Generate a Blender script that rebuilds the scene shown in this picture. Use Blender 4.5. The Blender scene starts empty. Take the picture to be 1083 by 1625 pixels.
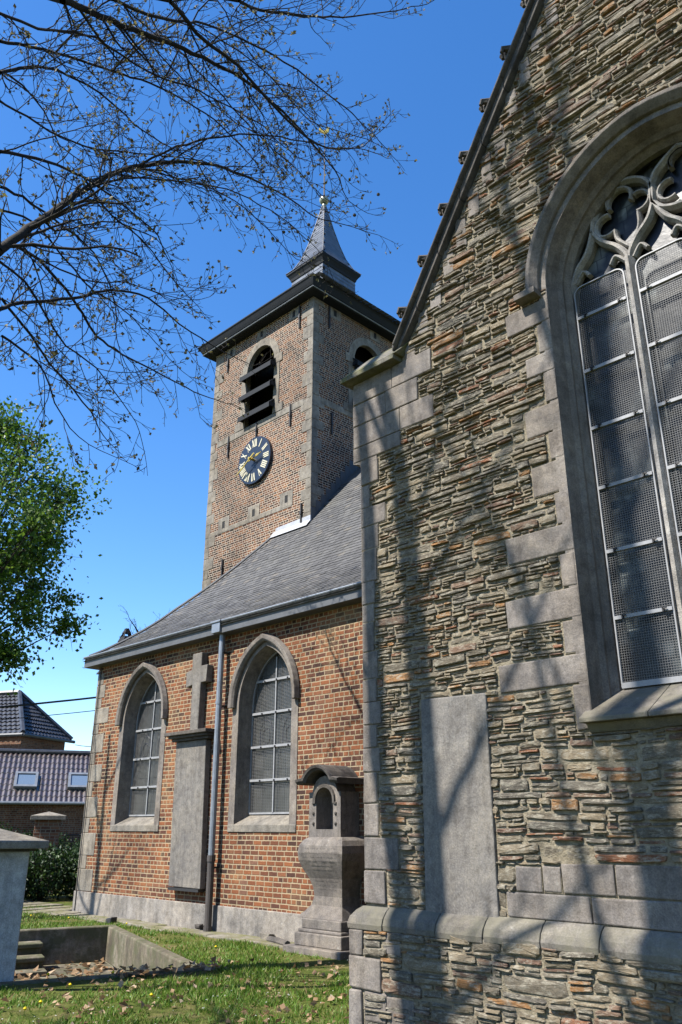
import bpy, math, random
import numpy as np
from mathutils import Vector, noise
from mathutils.geometry import tessellate_polygon
PI = math.pi
S = bpy.context.scene
COL = S.collection

# ------------------------------------------------------------------ camera
cam_d = bpy.data.cameras.new("camera")
cam = bpy.data.objects.new("camera", cam_d); COL.objects.link(cam)
cam.location = (0, 0, 1.65)
PITCH = math.atan(500/1298.0)
cam.rotation_euler = (PI/2 + PITCH, 0, math.radians(45))
cam_d.sensor_fit = 'VERTICAL'; cam_d.sensor_height = 24.0
cam_d.lens = 24.0*1298.0/1625.0
cam_d.clip_end = 2000; cam_d.clip_start = 0.05
S.camera = cam

# ------------------------------------------------------------------ light
SUN_AZ = math.radians(19.0)      # sun stands behind the camera's left shoulder
SUN_EL = math.radians(50.0)
SUN = Vector((-math.sin(SUN_AZ)*math.cos(SUN_EL), -math.cos(SUN_AZ)*math.cos(SUN_EL), math.sin(SUN_EL)))
sd = bpy.data.lights.new("sun", 'SUN'); sd.energy = 5.0; sd.angle = math.radians(0.4); sd.color = (1.0, 0.955, 0.88)
so = bpy.data.objects.new("sun", sd); COL.objects.link(so)
so.rotation_euler = (-SUN).to_track_quat('-Z', 'Y').to_euler(); so.location = (-10, -20, 30)
W = bpy.data.worlds.new("World"); S.world = W; W.use_nodes = True
nt = W.node_tree
sky = nt.nodes.new('ShaderNodeTexSky'); sky.sky_type = 'NISHITA'; sky.sun_disc = False
sky.sun_elevation = SUN_EL; sky.sun_rotation = math.atan2(SUN.x, SUN.y)
sky.air_density = 1.0; sky.dust_density = 0.25; sky.ozone_density = 3.0; sky.altitude = 100
bg = nt.nodes['Background']; bg.inputs['Strength'].default_value = 0.112
hs = nt.nodes.new('ShaderNodeHueSaturation'); hs.inputs['Saturation'].default_value = 1.28; hs.inputs['Hue'].default_value = 0.505
nt.links.new(sky.outputs[0], hs.inputs['Color']); nt.links.new(hs.outputs[0], bg.inputs['Color'])
S.view_settings.view_transform = 'Standard'; S.view_settings.look = 'None'
S.view_settings.exposure = 1.32; S.view_settings.gamma = 1.0
S.render.engine = 'CYCLES'
S.cycles.use_denoising = True
S.cycles.max_bounces = 6; S.cycles.transparent_max_bounces = 8
S.render.film_transparent = False

# ------------------------------------------------------------------ materials
ALBEDO = 0.63      # one overall trim of the measured colours
class N:
    """little node helper"""
    def __init__(self, name, rough=0.85, spec=0.3):
        self.m = bpy.data.materials.new(name); self.m.use_nodes = True
        self.t = self.m.node_tree; self.b = self.t.nodes['Principled BSDF']
        self.b.inputs['Roughness'].default_value = rough
        self.b.inputs['Specular IOR Level'].default_value = spec
    def n(self, typ, **kw):
        x = self.t.nodes.new(typ)
        for k, v in kw.items():
            if k[0] == '_': setattr(x, k[1:], v)
        return x
    def l(self, a, b): self.t.links.new(a, b)
    def math(self, op, a, b=None, c=None):
        x = self.t.nodes.new('ShaderNodeMath'); x.operation = op
        for i, v in enumerate((a, b, c)):
            if v is None: continue
            if isinstance(v, (int, float)): x.inputs[i].default_value = v
            else: self.l(v, x.inputs[i])
        return x.outputs[0]
    def coord(self, which='UV', scale=(1, 1, 1)):
        tc = self.t.nodes.new('ShaderNodeTexCoord')
        mp = self.t.nodes.new('ShaderNodeMapping'); mp.inputs['Scale'].default_value = scale
        self.l(tc.outputs[which], mp.inputs['Vector']); return mp.outputs[0]
    def noise(self, vec, scale, detail=4, rough=0.6, dist=0.0):
        x = self.t.nodes.new('ShaderNodeTexNoise'); x.inputs['Scale'].default_value = scale
        x.inputs['Detail'].default_value = detail; x.inputs['Roughness'].default_value = rough
        x.inputs['Distortion'].default_value = dist
        if vec is not None: self.l(vec, x.inputs['Vector'])
        return x.outputs['Fac']
    def ramp(self, fac, stops, mode='LINEAR'):
        x = self.t.nodes.new('ShaderNodeValToRGB'); x.color_ramp.interpolation = mode
        e = x.color_ramp.elements
        while len(e) < len(stops): e.new(0.5)
        for i, (p, c) in enumerate(stops):
            e[i].position = p; e[i].color = (c[0], c[1], c[2], 1)
        self.l(fac, x.inputs['Fac']); return x.outputs['Color']
    def mix(self, f, a, b, mode='MIX'):
        x = self.t.nodes.new('ShaderNodeMix'); x.data_type = 'RGBA'; x.blend_type = mode
        for s, v in ((x.inputs['Factor'], f), (x.inputs[6], a), (x.inputs[7], b)):
            if isinstance(v, (int, float)): s.default_value = v
            elif isinstance(v, tuple): s.default_value = (v[0], v[1], v[2], 1)
            else: self.l(v, s)
        return x.outputs[2]
    def island(self):
        return self.t.nodes.new('ShaderNodeNewGeometry').outputs['Random Per Island']
    def bump(self, h, strength=0.5, dist=0.02, prev=None):
        x = self.t.nodes.new('ShaderNodeBump'); x.inputs['Strength'].default_value = strength
        x.inputs['Distance'].default_value = dist; self.l(h, x.inputs['Height'])
        if prev is not None: self.l(prev, x.inputs['Normal'])
        return x.outputs['Normal']
    def out(self, col=None, nor=None, rough=None):
        if col is not None:
            if isinstance(col, tuple): self.b.inputs['Base Color'].default_value = (*col, 1)
            else:
                hv = self.t.nodes.new('ShaderNodeHueSaturation'); hv.inputs['Value'].default_value = ALBEDO; hv.inputs['Saturation'].default_value = 1.04
                self.l(col, hv.inputs['Color']); self.l(hv.outputs[0], self.b.inputs['Base Color'])
        if nor is not None: self.l(nor, self.b.inputs['Normal'])
        if rough is not None: self.l(rough, self.b.inputs['Roughness'])
        return self.m

def brick_mat(name, course, length, joint, ramp, mortar, patch=None, bumpd=0.008, warp=0.006):
    k = N(name, 0.9, 0.15)
    uv = k.coord('UV')
    wn = k.t.nodes.new('ShaderNodeTexNoise'); wn.inputs['Scale'].default_value = 3.5; wn.inputs['Detail'].default_value = 3
    k.l(uv, wn.inputs['Vector'])
    va = k.t.nodes.new('ShaderNodeVectorMath'); va.operation = 'MULTIPLY_ADD'
    k.l(wn.outputs['Color'], va.inputs[0]); va.inputs[1].default_value = (warp*4, warp*2.5, 0); k.l(uv, va.inputs[2])
    sp = k.t.nodes.new('ShaderNodeSeparateXYZ'); k.l(va.outputs[0], sp.inputs[0])
    vy = k.math('DIVIDE', sp.outputs['Y'], course)
    row = k.math('FLOOR', vy); fy = k.math('FRACT', vy)
    par = k.math('FLOORED_MODULO', row, 2.0)
    rr = k.t.nodes.new('ShaderNodeTexWhiteNoise'); rr.noise_dimensions = '1D'; k.l(row, rr.inputs['W'])
    ln = k.math('MULTIPLY_ADD', par, -length*0.47, length)
    ux = k.math('ADD', k.math('DIVIDE', sp.outputs['X'], ln), k.math('MULTIPLY', rr.outputs['Value'], 0.8))
    cell = k.math('FLOOR', ux); fx = k.math('FRACT', ux)
    cv = k.t.nodes.new('ShaderNodeCombineXYZ'); k.l(cell, cv.inputs[0]); k.l(row, cv.inputs[1])
    wh = k.t.nodes.new('ShaderNodeTexWhiteNoise'); wh.noise_dimensions = '2D'; k.l(cv.outputs[0], wh.inputs['Vector'])
    dx = k.math('MULTIPLY', k.math('MINIMUM', fx, k.math('SUBTRACT', 1.0, fx)), ln)
    dy = k.math('MULTIPLY', k.math('MINIMUM', fy, k.math('SUBTRACT', 1.0, fy)), course)
    d = k.math('MINIMUM', dx, dy)
    en = k.noise(uv, 28, 3)
    d2 = k.math('ADD', d, k.math('MULTIPLY_ADD', en, joint*0.9, -joint*0.45))
    mr = k.t.nodes.new('ShaderNodeMapRange'); k.l(d2, mr.inputs['Value'])
    mr.inputs['From Min'].default_value = joint*0.36; mr.inputs['From Max'].default_value = joint*0.62
    mask = mr.outputs['Result']
    big = k.noise(uv, 0.55, 3)
    sel = k.math('ADD', k.math('MULTIPLY', wh.outputs['Value'], 0.78), k.math('MULTIPLY_ADD', big, 0.7, -0.24))
    bc = k.ramp(sel, ramp)
    fine = k.noise(uv, 42, 5, 0.7)
    bc = k.mix(0.55, bc, k.ramp(fine, [(0.28, (0.35, 0.33, 0.33)), (0.72, (1.25, 1.25, 1.25))]), 'MULTIPLY')
    mc = k.mix(k.noise(uv, 6, 4), mortar[0], mortar[1])
    col = k.mix(mask, mc, bc)
    so_ = k.ramp(k.noise(uv, 0.45, 6, 0.7), [(0.34, (0.58, 0.56, 0.55)), (0.5, (0.95, 0.95, 0.95)), (0.66, (1.22, 1.2, 1.16))])
    col = k.mix(0.8, col, so_, 'MULTIPLY')
    if patch:
        pn = k.ramp(k.noise(uv, 0.9, 5, 0.65), [(0.55, (0, 0, 0)), (0.72, (1, 1, 1))])
        col = k.mix(k.math('MULTIPLY', pn, 0.45), col, patch)
    hgt = k.math('ADD', k.math('MULTIPLY', mask, 1.0), k.math('MULTIPLY', fine, 0.35))
    return k.out(col, k.bump(hgt, 0.9, bumpd))

M = {}
M['red_brick'] = brick_mat('red_brick', 0.0765, 0.215, 0.0185,
    [(0.08, (0.06, 0.037, 0.03)), (0.24, (0.12, 0.056, 0.04)), (0.42, (0.185, 0.076, 0.045)), (0.60, (0.24, 0.094, 0.049)), (0.78, (0.315, 0.125, 0.06)), (0.92, (0.22, 0.115, 0.078))],
    ((0.46, 0.365, 0.235), (0.31, 0.245, 0.165)), patch=(0.36, 0.25, 0.14))
M['tower_brick'] = brick_mat('tower_brick', 0.064, 0.18, 0.0165,
    [(0.1, (0.03, 0.02, 0.019)), (0.35, (0.075, 0.038, 0.03)), (0.6, (0.165, 0.074, 0.045)), (0.9, (0.26, 0.12, 0.06))],
    ((0.56, 0.49, 0.40), (0.43, 0.37, 0.29)), bumpd=0.006, warp=0.003)
M['far_brick'] = brick_mat('far_brick', 0.08, 0.22, 0.016,
    [(0.1, (0.13, 0.07, 0.05)), (0.4, (0.24, 0.10, 0.06)), (0.8, (0.30, 0.15, 0.09))],
    ((0.34, 0.29, 0.23), (0.26, 0.22, 0.17)), patch=(0.25, 0.22, 0.18))

def stone_mat(name, base, dark, warm, bscale=1.0, moss=None, streak=True, isl=0.35):
    k = N(name, 0.88, 0.2)
    c = k.coord('Object')
    a = k.noise(c, 1.7*bscale, 6, 0.65); b = k.noise(c, 9*bscale, 5, 0.7); f = k.noise(c, 75, 4, 0.7)
    col = k.ramp(a, [(0.30, dark), (0.48, base), (0.68, warm)])
    sv = k.noise(k.coord('Object', (3.2, 3.2, .35)), 2.6*bscale, 5, .7)
    col = k.mix(0.5, col, k.ramp(sv, [(0.35, (0.55, 0.54, 0.52)), (0.5, (1.0, 1.0, 1.0)), (0.68, (1.25, 1.23, 1.18))]), 'MULTIPLY')
    col = k.mix(0.65, col, k.ramp(b, [(0.30, (0.5, 0.48, 0.45)), (0.5, (0.95, 0.95, 0.95)), (0.68, (1.3, 1.28, 1.22))]), 'MULTIPLY')
    col = k.mix(0.55, col, k.ramp(f, [(0.34, (0.5, 0.5, 0.5)), (0.66, (1.35, 1.35, 1.35))]), 'MULTIPLY')
    bt = k.ramp(k.noise(c, 0.9, 6, .75), [(0.42, (1, 1, 1)), (0.60, (1.0, .95, .87))])
    col = k.mix(0.8, col, bt, 'MULTIPLY')
    if isl:
        col = k.mix(isl, col, k.ramp(k.island(), [(0, (0.62, 0.6, 0.6)), (0.5, (1.0, 0.98, 0.95)), (1, (1.22, 1.2, 1.2))]), 'MULTIPLY')
    # pale lichen spots
    vo = k.t.nodes.new('ShaderNodeTexVoronoi'); vo.inputs['Scale'].default_value = 9; k.l(c, vo.inputs['Vector'])
    spot = k.math('MULTIPLY', k.ramp(vo.outputs['Distance'], [(0.05, (1, 1, 1)), (0.16, (0, 0, 0))]), k.ramp(a, [(0.5, (0, 0, 0)), (0.62, (1, 1, 1))]))
    col = k.mix(k.math('MULTIPLY', spot, 0.5), col, (0.48, 0.47, 0.43))
    if moss:
        col = k.mix(k.ramp(k.noise(c, 3.2, 6, 0.7), [(0.42, (0, 0, 0)), (0.6, (0.85, 0.85, 0.85))]), col, moss)
    h = k.math('ADD', k.math('MULTIPLY', b, 0.7), k.math('MULTIPLY', f, 0.3))
    return k.out(col, k.bump(h, 0.8, 0.016))
M['bluestone'] = stone_mat('bluestone', (0.225, 0.203, 0.187), (0.14, 0.128, 0.12), (0.295, 0.268, 0.24))
M['dark_stone'] = stone_mat('dark_stone', (0.115, 0.105, 0.098), (0.07, 0.066, 0.063), (0.17, 0.155, 0.14))
M['slab_stone'] = stone_mat('slab_stone', (0.215, 0.20, 0.185), (0.15, 0.14, 0.132), (0.27, 0.255, 0.235), isl=0)
M['pale_stone'] = stone_mat('pale_stone', (0.255, 0.235, 0.205), (0.165, 0.152, 0.135), (0.34, 0.315, 0.275))
M['tracery_stone'] = stone_mat('tracery_stone', (0.33, 0.315, 0.30), (0.23, 0.22, 0.215), (0.42, 0.40, 0.375), isl=0)
M['mossy_stone'] = stone_mat('mossy_stone', (0.20, 0.19, 0.165), (0.12, 0.115, 0.10), (0.27, 0.25, 0.21), moss=(0.15, 0.145, 0.05))
M['moulding_stone'] = stone_mat('moulding_stone', (0.20, 0.185, 0.165), (0.125, 0.118, 0.105), (0.26, 0.24, 0.20), moss=(0.185, 0.17, 0.125))
M['concrete'] = stone_mat('concrete', (0.19, 0.165, 0.125), (0.085, 0.075, 0.056), (0.35, 0.32, 0.27), moss=(0.10, 0.105, 0.055), isl=0)
M['paving'] = stone_mat('paving', (0.27, 0.25, 0.21), (0.17, 0.16, 0.13), (0.36, 0.33, 0.28), moss=(0.17, 0.165, 0.07))
M['render'] = stone_mat('painted_render', (0.55, 0.56, 0.57), (0.46, 0.47, 0.48), (0.62, 0.62, 0.62), isl=0)
M['plinth'] = stone_mat('plinth_render', (0.285, 0.265, 0.245), (0.15, 0.142, 0.135), (0.38, 0.355, 0.33), isl=0)

k = N('rubble_stone', 0.9, 0.2)
c = k.coord('Object'); cs = k.coord('Object', (1, 1, 4.0)); cf = k.coord('Object', (1, 1, 2.2))
r = k.island()
col = k.ramp(r, [(0.0, (0.235, 0.222, 0.19)), (0.10, (0.32, 0.295, 0.24)), (0.22, (0.26, 0.255, 0.235)), (0.36, (0.37, 0.335, 0.265)),
                 (0.50, (0.205, 0.203, 0.193)), (0.60, (0.39, 0.355, 0.285)), (0.68, (0.29, 0.215, 0.175)), (0.76, (0.275, 0.262, 0.23)),
                 (0.83, (0.245, 0.175, 0.15)), (0.87, (0.42, 0.255, 0.135)), (0.93, (0.35, 0.18, 0.118)), (0.972, (0.28, 0.265, 0.225))], 'CONSTANT')
st = k.noise(cs, 27, 8, 0.80, 0.3)
col = k.mix(1.0, col, (0.90, 0.80, 0.69), 'MULTIPLY')
col = k.mix(0.9, col, k.ramp(st, [(0.34, (0.14, 0.135, 0.13)), (0.44, (0.70, 0.70, 0.69)), (0.56, (1.02, 1.02, 1.0)), (0.72, (1.65, 1.62, 1.55))]), 'MULTIPLY')
col = k.mix(k.ramp(k.noise(cf, 12.0, 8, 0.82), [(0.49, (0, 0, 0)), (0.60, (0.8, 0.8, 0.8))]), col, (0.50, 0.455, 0.36))
col = k.mix(k.ramp(k.noise(c, 2.4, 6, 0.75), [(0.52, (0, 0, 0)), (0.72, (0.55, 0.55, 0.55))]), col, (0.115, 0.11, 0.098))
fn = k.noise(cs, 60, 6, 0.8)
h = k.math('ADD', k.math('MULTIPLY', st, 0.8), k.math('MULTIPLY', fn, 0.6))
M['rubble'] = k.out(col, k.bump(h, 0.9, 0.022))

k = N('rubble_mortar', 0.95, 0.1)
c = k.coord('Object'); n1 = k.noise(c, 9, 6, 0.7); n2 = k.noise(c, 60, 5, 0.7)
col = k.ramp(n1, [(0.3, (0.18, 0.15, 0.105)), (0.5, (0.35, 0.30, 0.215)), (0.72, (0.50, 0.44, 0.335))])
col = k.mix(0.5, col, k.ramp(n2, [(0.3, (0.5, 0.5, 0.5)), (0.7, (1.2, 1.2, 1.2))]), 'MULTIPLY')
M['mortar'] = k.out(col, k.bump(k.math('ADD', n1, n2), 0.8, 0.03))

k = N('slate', 0.62, 0.22)
c = k.coord('Object'); a = k.noise(c, 24, 5, 0.7)
col = k.ramp(k.island(), [(0, (0.092, 0.090, 0.090)), (0.5, (0.115, 0.113, 0.112)), (0.9, (0.138, 0.135, 0.132)), (1, (0.165, 0.15, 0.13))])
col = k.mix(0.4, col, k.ramp(a, [(0.3, (0.6, 0.6, 0.6)), (0.7, (1.2, 1.2, 1.2))]), 'MULTIPLY')
col = k.mix(k.ramp(k.noise(c, 0.8, 5, 0.7), [(0.5, (0, 0, 0)), (0.75, (0.5, 0.5, 0.5))]), col, (0.16, 0.155, 0.135))
M['slate'] = k.out(col, k.bump(a, 0.3, 0.006))
k = N('spire_slate', 0.30, 0.8)
c = k.coord('Object'); a = k.noise(c, 14, 4, 0.6)
col = k.mix(0.5, k.ramp(k.island(), [(0, (0.11, 0.12, 0.135)), (1, (0.20, 0.215, 0.235))]), k.ramp(a, [(0.3, (0.6, 0.6, 0.6)), (0.7, (1.2, 1.2, 1.2))]), 'MULTIPLY')
M['spire_slate'] = k.out(col, k.bump(a, 0.35, 0.006))

def metal(name, colr, rough, metallic=0.0, var=0.25, spec=0.5, nscale=5):
    k = N(name, rough, spec); k.b.inputs['Metallic'].default_value = metallic
    c = k.coord('Object'); a = k.noise(c, nscale, 5, 0.65)
    col = k.mix(var*2, (colr[0], colr[1], colr[2]), k.ramp(a, [(0.3, (0.5, 0.5, 0.5)), (0.7, (1.3, 1.3, 1.3))]), 'MULTIPLY')
    return k.out(col, k.bump(k.noise(c, 40, 3), 0.12, 0.004))
M['zinc'] = metal('zinc_sheet', (0.29, 0.315, 0.35), 0.42, 0.35)
M['zinc_dark'] = metal('weathered_zinc', (0.11, 0.113, 0.12), 0.6, 0.1)
M['lead'] = metal('pale_lead', (0.52, 0.53, 0.55), 0.5, 0.2)
M['cast_iron'] = metal('cast_iron', (0.075, 0.062, 0.055), 0.6, 0.0)
M['iron'] = metal('black_iron', (0.02, 0.018, 0.018), 0.6)
M['dark_wood'] = metal('dark_painted_wood', (0.017, 0.020, 0.024), 0.7, 0.0, 0.25, 0.2)
M['white_metal'] = metal('pale_window_metal', (0.33, 0.33, 0.335), 0.5, 0.0, 0.2, 0.4, 12)
M['wire'] = metal('wire_mesh', (0.16, 0.158, 0.155), 0.65, 0.0)
M['gold'] = metal('gilding', (0.85, 0.62, 0.16), 0.35, 0.6)
M['cream'] = metal('cream_numeral_paint', (0.66, 0.62, 0.46), 0.6)
M['clock_blue'] = metal('clock_dial_paint', (0.018, 0.026, 0.042), 0.35, 0.0, 0.15)
M['ball'] = metal('patinated_copper', (0.42, 0.44, 0.34), 0.45, 0.5)
M['shade_black'] = metal('painted_shade', (0.006, 0.006, 0.007), 0.9)  # near-black colour that paints in the shade of unlit depths
M['black_cable'] = metal('cable_sheath', (0.02, 0.02, 0.022), 0.6)

k = N('leaded_glass', 0.32, 0.35)
uv = k.coord('UV')
br = k.t.nodes.new('ShaderNodeTexBrick'); br.offset = 0.5
k.l(uv, br.inputs['Vector']); br.inputs['Scale'].default_value = 1
br.inputs['Brick Width'].default_value = 0.105; br.inputs['Row Height'].default_value = 0.145; br.inputs['Mortar Size'].default_value = 0.006
br.inputs['Color1'].default_value = (0.3, 0.3, 0.3, 1); br.inputs['Color2'].default_value = (1, 1, 1, 1); br.inputs['Mortar'].default_value = (0.02, 0.02, 0.02, 1)
pn = k.ramp(k.noise(uv, 2.1, 3, 0.6, 0.4), [(0.46, (0.005, 0.006, 0.008)), (0.56, (0.035, 0.042, 0.043)), (0.66, (0.24, 0.26, 0.25))])  # pale noise patches: ghost quarries and reflections painted into the glass colour
col = k.mix(0.75, pn, br.outputs['Color'], 'MULTIPLY')
M['leaded_glass'] = k.out(col, k.bump(k.noise(uv, 9, 3), 0.2, 0.01))
k = N('dim_glass', 0.3, 0.5)
uv = k.coord('UV')
br = k.t.nodes.new('ShaderNodeTexBrick'); br.offset = 0.0
k.l(uv, br.inputs['Vector']); br.inputs['Scale'].default_value = 1
br.inputs['Brick Width'].default_value = 0.29; br.inputs['Row Height'].default_value = 0.235; br.inputs['Mortar Size'].default_value = 0.005
br.inputs['Color1'].default_value = (0.07, 0.074, 0.067, 1); br.inputs['Color2'].default_value = (0.12, 0.12, 0.108, 1); br.inputs['Mortar'].default_value = (0.02, 0.02, 0.02, 1)
M['dim_glass'] = k.out(k.mix(0.5, br.outputs['Color'], k.ramp(k.noise(uv, 3, 4), [(0.3, (0.5, 0.5, 0.5)), (0.7, (1.3, 1.3, 1.3))]), 'MULTIPLY'))
k = N('roof_window_glass', 0.08, 0.8); M['roof_glass'] = k.out((0.10, 0.14, 0.20))
M['blue_lead'] = metal('blue_black_stained_glass', (0.035, 0.04, 0.075), 0.4)

k = N('pantile', 0.30, 1.0); k.b.inputs['Coat Weight'].default_value = 0.4; k.b.inputs['Coat Roughness'].default_value = 0.22
c = k.coord('Object'); a = k.noise(c, 3, 4)
M['pantile'] = k.out(k.ramp(k.noise(c, 5, 3), [(0.3, (0.036, 0.029, 0.028)), (0.6, (0.09, 0.062, 0.055)), (0.8, (0.06, 0.05, 0.048))]), k.bump(a, 0.2, 0.01))
k = N('dark_tile', 0.4, 0.45)
c = k.coord('Object')
M['dark_tile'] = k.out(k.ramp(k.noise(c, 4, 4), [(0.3, (0.035, 0.038, 0.045)), (0.7, (0.075, 0.078, 0.09))]), k.bump(k.noise(c, 6), 0.4, 0.02))

k = N('lawn_soil', 0.95, 0.1)
c = k.coord('Object'); a = k.noise(c, 1.3, 6, 0.7); b = k.noise(c, 14, 5, 0.7)
col = k.ramp(a, [(0.32, (0.06, 0.095, 0.018)), (0.50, (0.12, 0.135, 0.036)), (0.66, (0.24, 0.19, 0.095))])
col = k.mix(0.6, col, k.ramp(b, [(0.3, (0.45, 0.45, 0.42)), (0.7, (1.4, 1.4, 1.3))]), 'MULTIPLY')
M['soil'] = k.out(col, k.bump(b, 1.0, 0.04))
def leafy(name, stops, rough=0.55, trans=0.0, per='island'):
    k = N(name, rough, 0.3)
    col = k.ramp(k.island(), stops)
    k.out(col)
    if trans:
        tb = k.t.nodes.new('ShaderNodeBsdfTranslucent'); k.l(col, tb.inputs['Color'])
        ms = k.t.nodes.new('ShaderNodeMixShader'); ms.inputs[0].default_value = trans
        k.l(k.b.outputs[0], ms.inputs[1]); k.l(tb.outputs[0], ms.inputs[2])
        k.l(ms.outputs[0], k.t.nodes['Material Output'].inputs['Surface'])
    return k.m
M['grass'] = leafy('grass_blade', [(0, (0.065, 0.15, 0.012)), (0.4, (0.12, 0.23, 0.025)), (0.7, (0.17, 0.26, 0.04)), (0.9, (0.25, 0.27, 0.07)), (1, (0.36, 0.31, 0.15))], 0.6, 0.3)
M['dead_leaf'] = leafy('dead_leaf', [(0, (0.20, 0.115, 0.055)), (0.5, (0.33, 0.21, 0.115)), (0.85, (0.44, 0.31, 0.19)), (1, (0.52, 0.41, 0.29))], 0.7, 0.15)
M['green_leaf'] = leafy('fresh_green_leaf', [(0, (0.035, 0.085, 0.008)), (0.5, (0.075, 0.15, 0.014)), (1, (0.15, 0.24, 0.03))], 0.45, 0.4)
M['bud_leaf'] = leafy('young_plane_leaf', [(0, (0.05, 0.042, 0.018)), (0.5, (0.11, 0.095, 0.035)), (1, (0.22, 0.20, 0.07))], 0.6, 0.3)
M['hedge_leaf'] = leafy('hedge_leaf', [(0, (0.012, 0.03, 0.008)), (0.6, (0.025, 0.055, 0.012)), (1, (0.05, 0.10, 0.018))], 0.5, 0.2)
M['yellow'] = leafy('dandelion_petal', [(0, (0.75, 0.55, 0.02)), (1, (0.8, 0.62, 0.03))], 0.6)
M['white_petal'] = leafy('daisy_petal', [(0, (0.7, 0.7, 0.66)), (1, (0.8, 0.8, 0.78))], 0.6)
k = N('dark_bark', 0.9, 0.2)
c = k.coord('Object'); a = k.noise(c, 12, 5, 0.7)
col = k.ramp(a, [(0.3, (0.018, 0.015, 0.013)), (0.6, (0.04, 0.034, 0.028)), (0.8, (0.065, 0.06, 0.04))])
M['bark'] = k.out(col, k.bump(a, 0.6, 0.02))

# ------------------------------------------------------------------ builders
class MB:
    """collects shapes in world metres, then links them as ONE mesh object"""
    def __init__(self): self.v = []; self.f = []; self.mi = []
    def add(self, vs, fs, mi=0):
        o = len(self.v); self.v.extend([tuple(p) for p in vs]); self.f.extend([tuple(i+o for i in f) for f in fs]); self.mi.extend([mi]*len(fs)); return self
    def box(self, x0, x1, y0, y1, z0, z1, mi=0):
        vs = [(x0,y0,z0),(x1,y0,z0),(x1,y1,z0),(x0,y1,z0),(x0,y0,z1),(x1,y0,z1),(x1,y1,z1),(x0,y1,z1)]
        return self.add(vs, [(0,3,2,1),(4,5,6,7),(0,1,5,4),(1,2,6,5),(2,3,7,6),(3,0,4,7)], mi)
    def hexa(self, vs, mi=0):
        return self.add(vs, [(0,3,2,1),(4,5,6,7),(0,1,5,4),(1,2,6,5),(2,3,7,6),(3,0,4,7)], mi)
    def jbox(self, x0, x1, y0, y1, z0, z1, j=0.008, rnd=random, mi=0):
        vs = [(x0,y0,z0),(x1,y0,z0),(x1,y1,z0),(x0,y1,z0),(x0,y0,z1),(x1,y0,z1),(x1,y1,z1),(x0,y1,z1)]
        vs = [(a+rnd.uniform(-j,j), b+rnd.uniform(-j,j)*.5, c+rnd.uniform(-j,j)) for a,b,c in vs]
        return self.hexa(vs, mi)
    def obox(self, o, u, w, L, D, z0, z1, mi=0):
        """box on an oriented plan: origin o, along u by L, along w by D"""
        P = [(o[0]+u[0]*a+w[0]*b, o[1]+u[1]*a+w[1]*b) for a, b in ((0,0),(L,0),(L,D),(0,D))]
        return self.hexa([(*p, z0) for p in P]+[(*p, z1) for p in P], mi)
    def prism(self, poly, y0, y1, mi=0):
        """x-z outline extruded along y"""
        n = len(poly); vs = [(x, y0, z) for x, z in poly]+[(x, y1, z) for x, z in poly]
        fs = [tuple(range(n)), tuple(range(2*n-1, n-1, -1))]+[(i, i+n, (i+1) % n+n, (i+1) % n) for i in range(n)]
        return self.add(vs, fs, mi)
    def tube(self, pts, radii, n=6, mi=0, cap=True):
        pts = [Vector(p) for p in pts]; m = len(pts)
        if isinstance(radii, (int, float)): radii = [radii]*m
        vs = []; ref = None
        for i, p in enumerate(pts):
            d = (pts[min(i+1, m-1)]-pts[max(i-1, 0)])
            d = d.normalized() if d.length > 1e-9 else Vector((0, 0, 1))
            if ref is None:
                ref = Vector((0, 0, 1)) if abs(d.z) < .9 else Vector((1, 0, 0))
            a = d.cross(ref).normalized(); b = a.cross(d).normalized(); ref = b
            for q in range(n):
                t = 2*PI*q/n
                vs.append(p+a*(radii[i]*math.cos(t))+b*(radii[i]*math.sin(t)))
        fs = [(i*n+q, i*n+(q+1) % n, (i+1)*n+(q+1) % n, (i+1)*n+q) for i in range(m-1) for q in range(n)]
        if cap: fs += [tuple(range(n-1, -1, -1)), tuple(range((m-1)*n, m*n))]
        return self.add(vs, fs, mi)
    def lathe(self, c, prof, n=16, mi=0):
        vs = [(c[0]+r*math.cos(2*PI*q/n), c[1]+r*math.sin(2*PI*q/n), z) for r, z in prof for q in range(n)]
        m = len(prof)
        fs = [(i*n+q, i*n+(q+1) % n, (i+1)*n+(q+1) % n, (i+1)*n+q) for i in range(m-1) for q in range(n)]
        fs += [tuple(range(n-1, -1, -1)), tuple(range((m-1)*n, m*n))]
        return self.add(vs, fs, mi)
    def sweep(self, path, prof, closed_prof=True, mi=0, caps=True):
        """path: open x-z polyline; prof: list of (offset outward to the left of travel, y)"""
        lay = [offset_poly(path, d) for d, y in prof]
        n = len(prof); m = len(path); vs = []
        for i in range(m):
            for j in range(n): vs.append((lay[j][i][0], prof[j][1], lay[j][i][1]))
        jj = n if closed_prof else n-1
        fs = [(i*n+j, i*n+(j+1) % n, (i+1)*n+(j+1) % n, (i+1)*n+j) for i in range(m-1) for j in range(jj)]
        if caps and closed_prof: fs += [tuple(range(n)), tuple(range(m*n-1, (m-1)*n-1, -1))]
        return self.add(vs, fs, mi)
    def wall(self, outer, holes, to3, mi=0):
        """flat wall with openings; outer/holes are 2-D loops, to3 maps a 2-D point into the world"""
        loops = [[Vector((a, b, 0)) for a, b in outer]]+[[Vector((a, b, 0)) for a, b in h] for h in holes]
        flat = [p for l in loops for p in l]
        tris = tessellate_polygon(loops)
        return self.add([to3(p.x, p.y) for p in flat], [tuple(t) for t in tris], mi)
    def build(self, name, mats, org=None, smooth=False, bevel=0, recalc=True):
        return link_mesh(name, np.array(self.v, dtype=np.float64), self.f, mats, org, smooth, bevel, self.mi, recalc)

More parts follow.
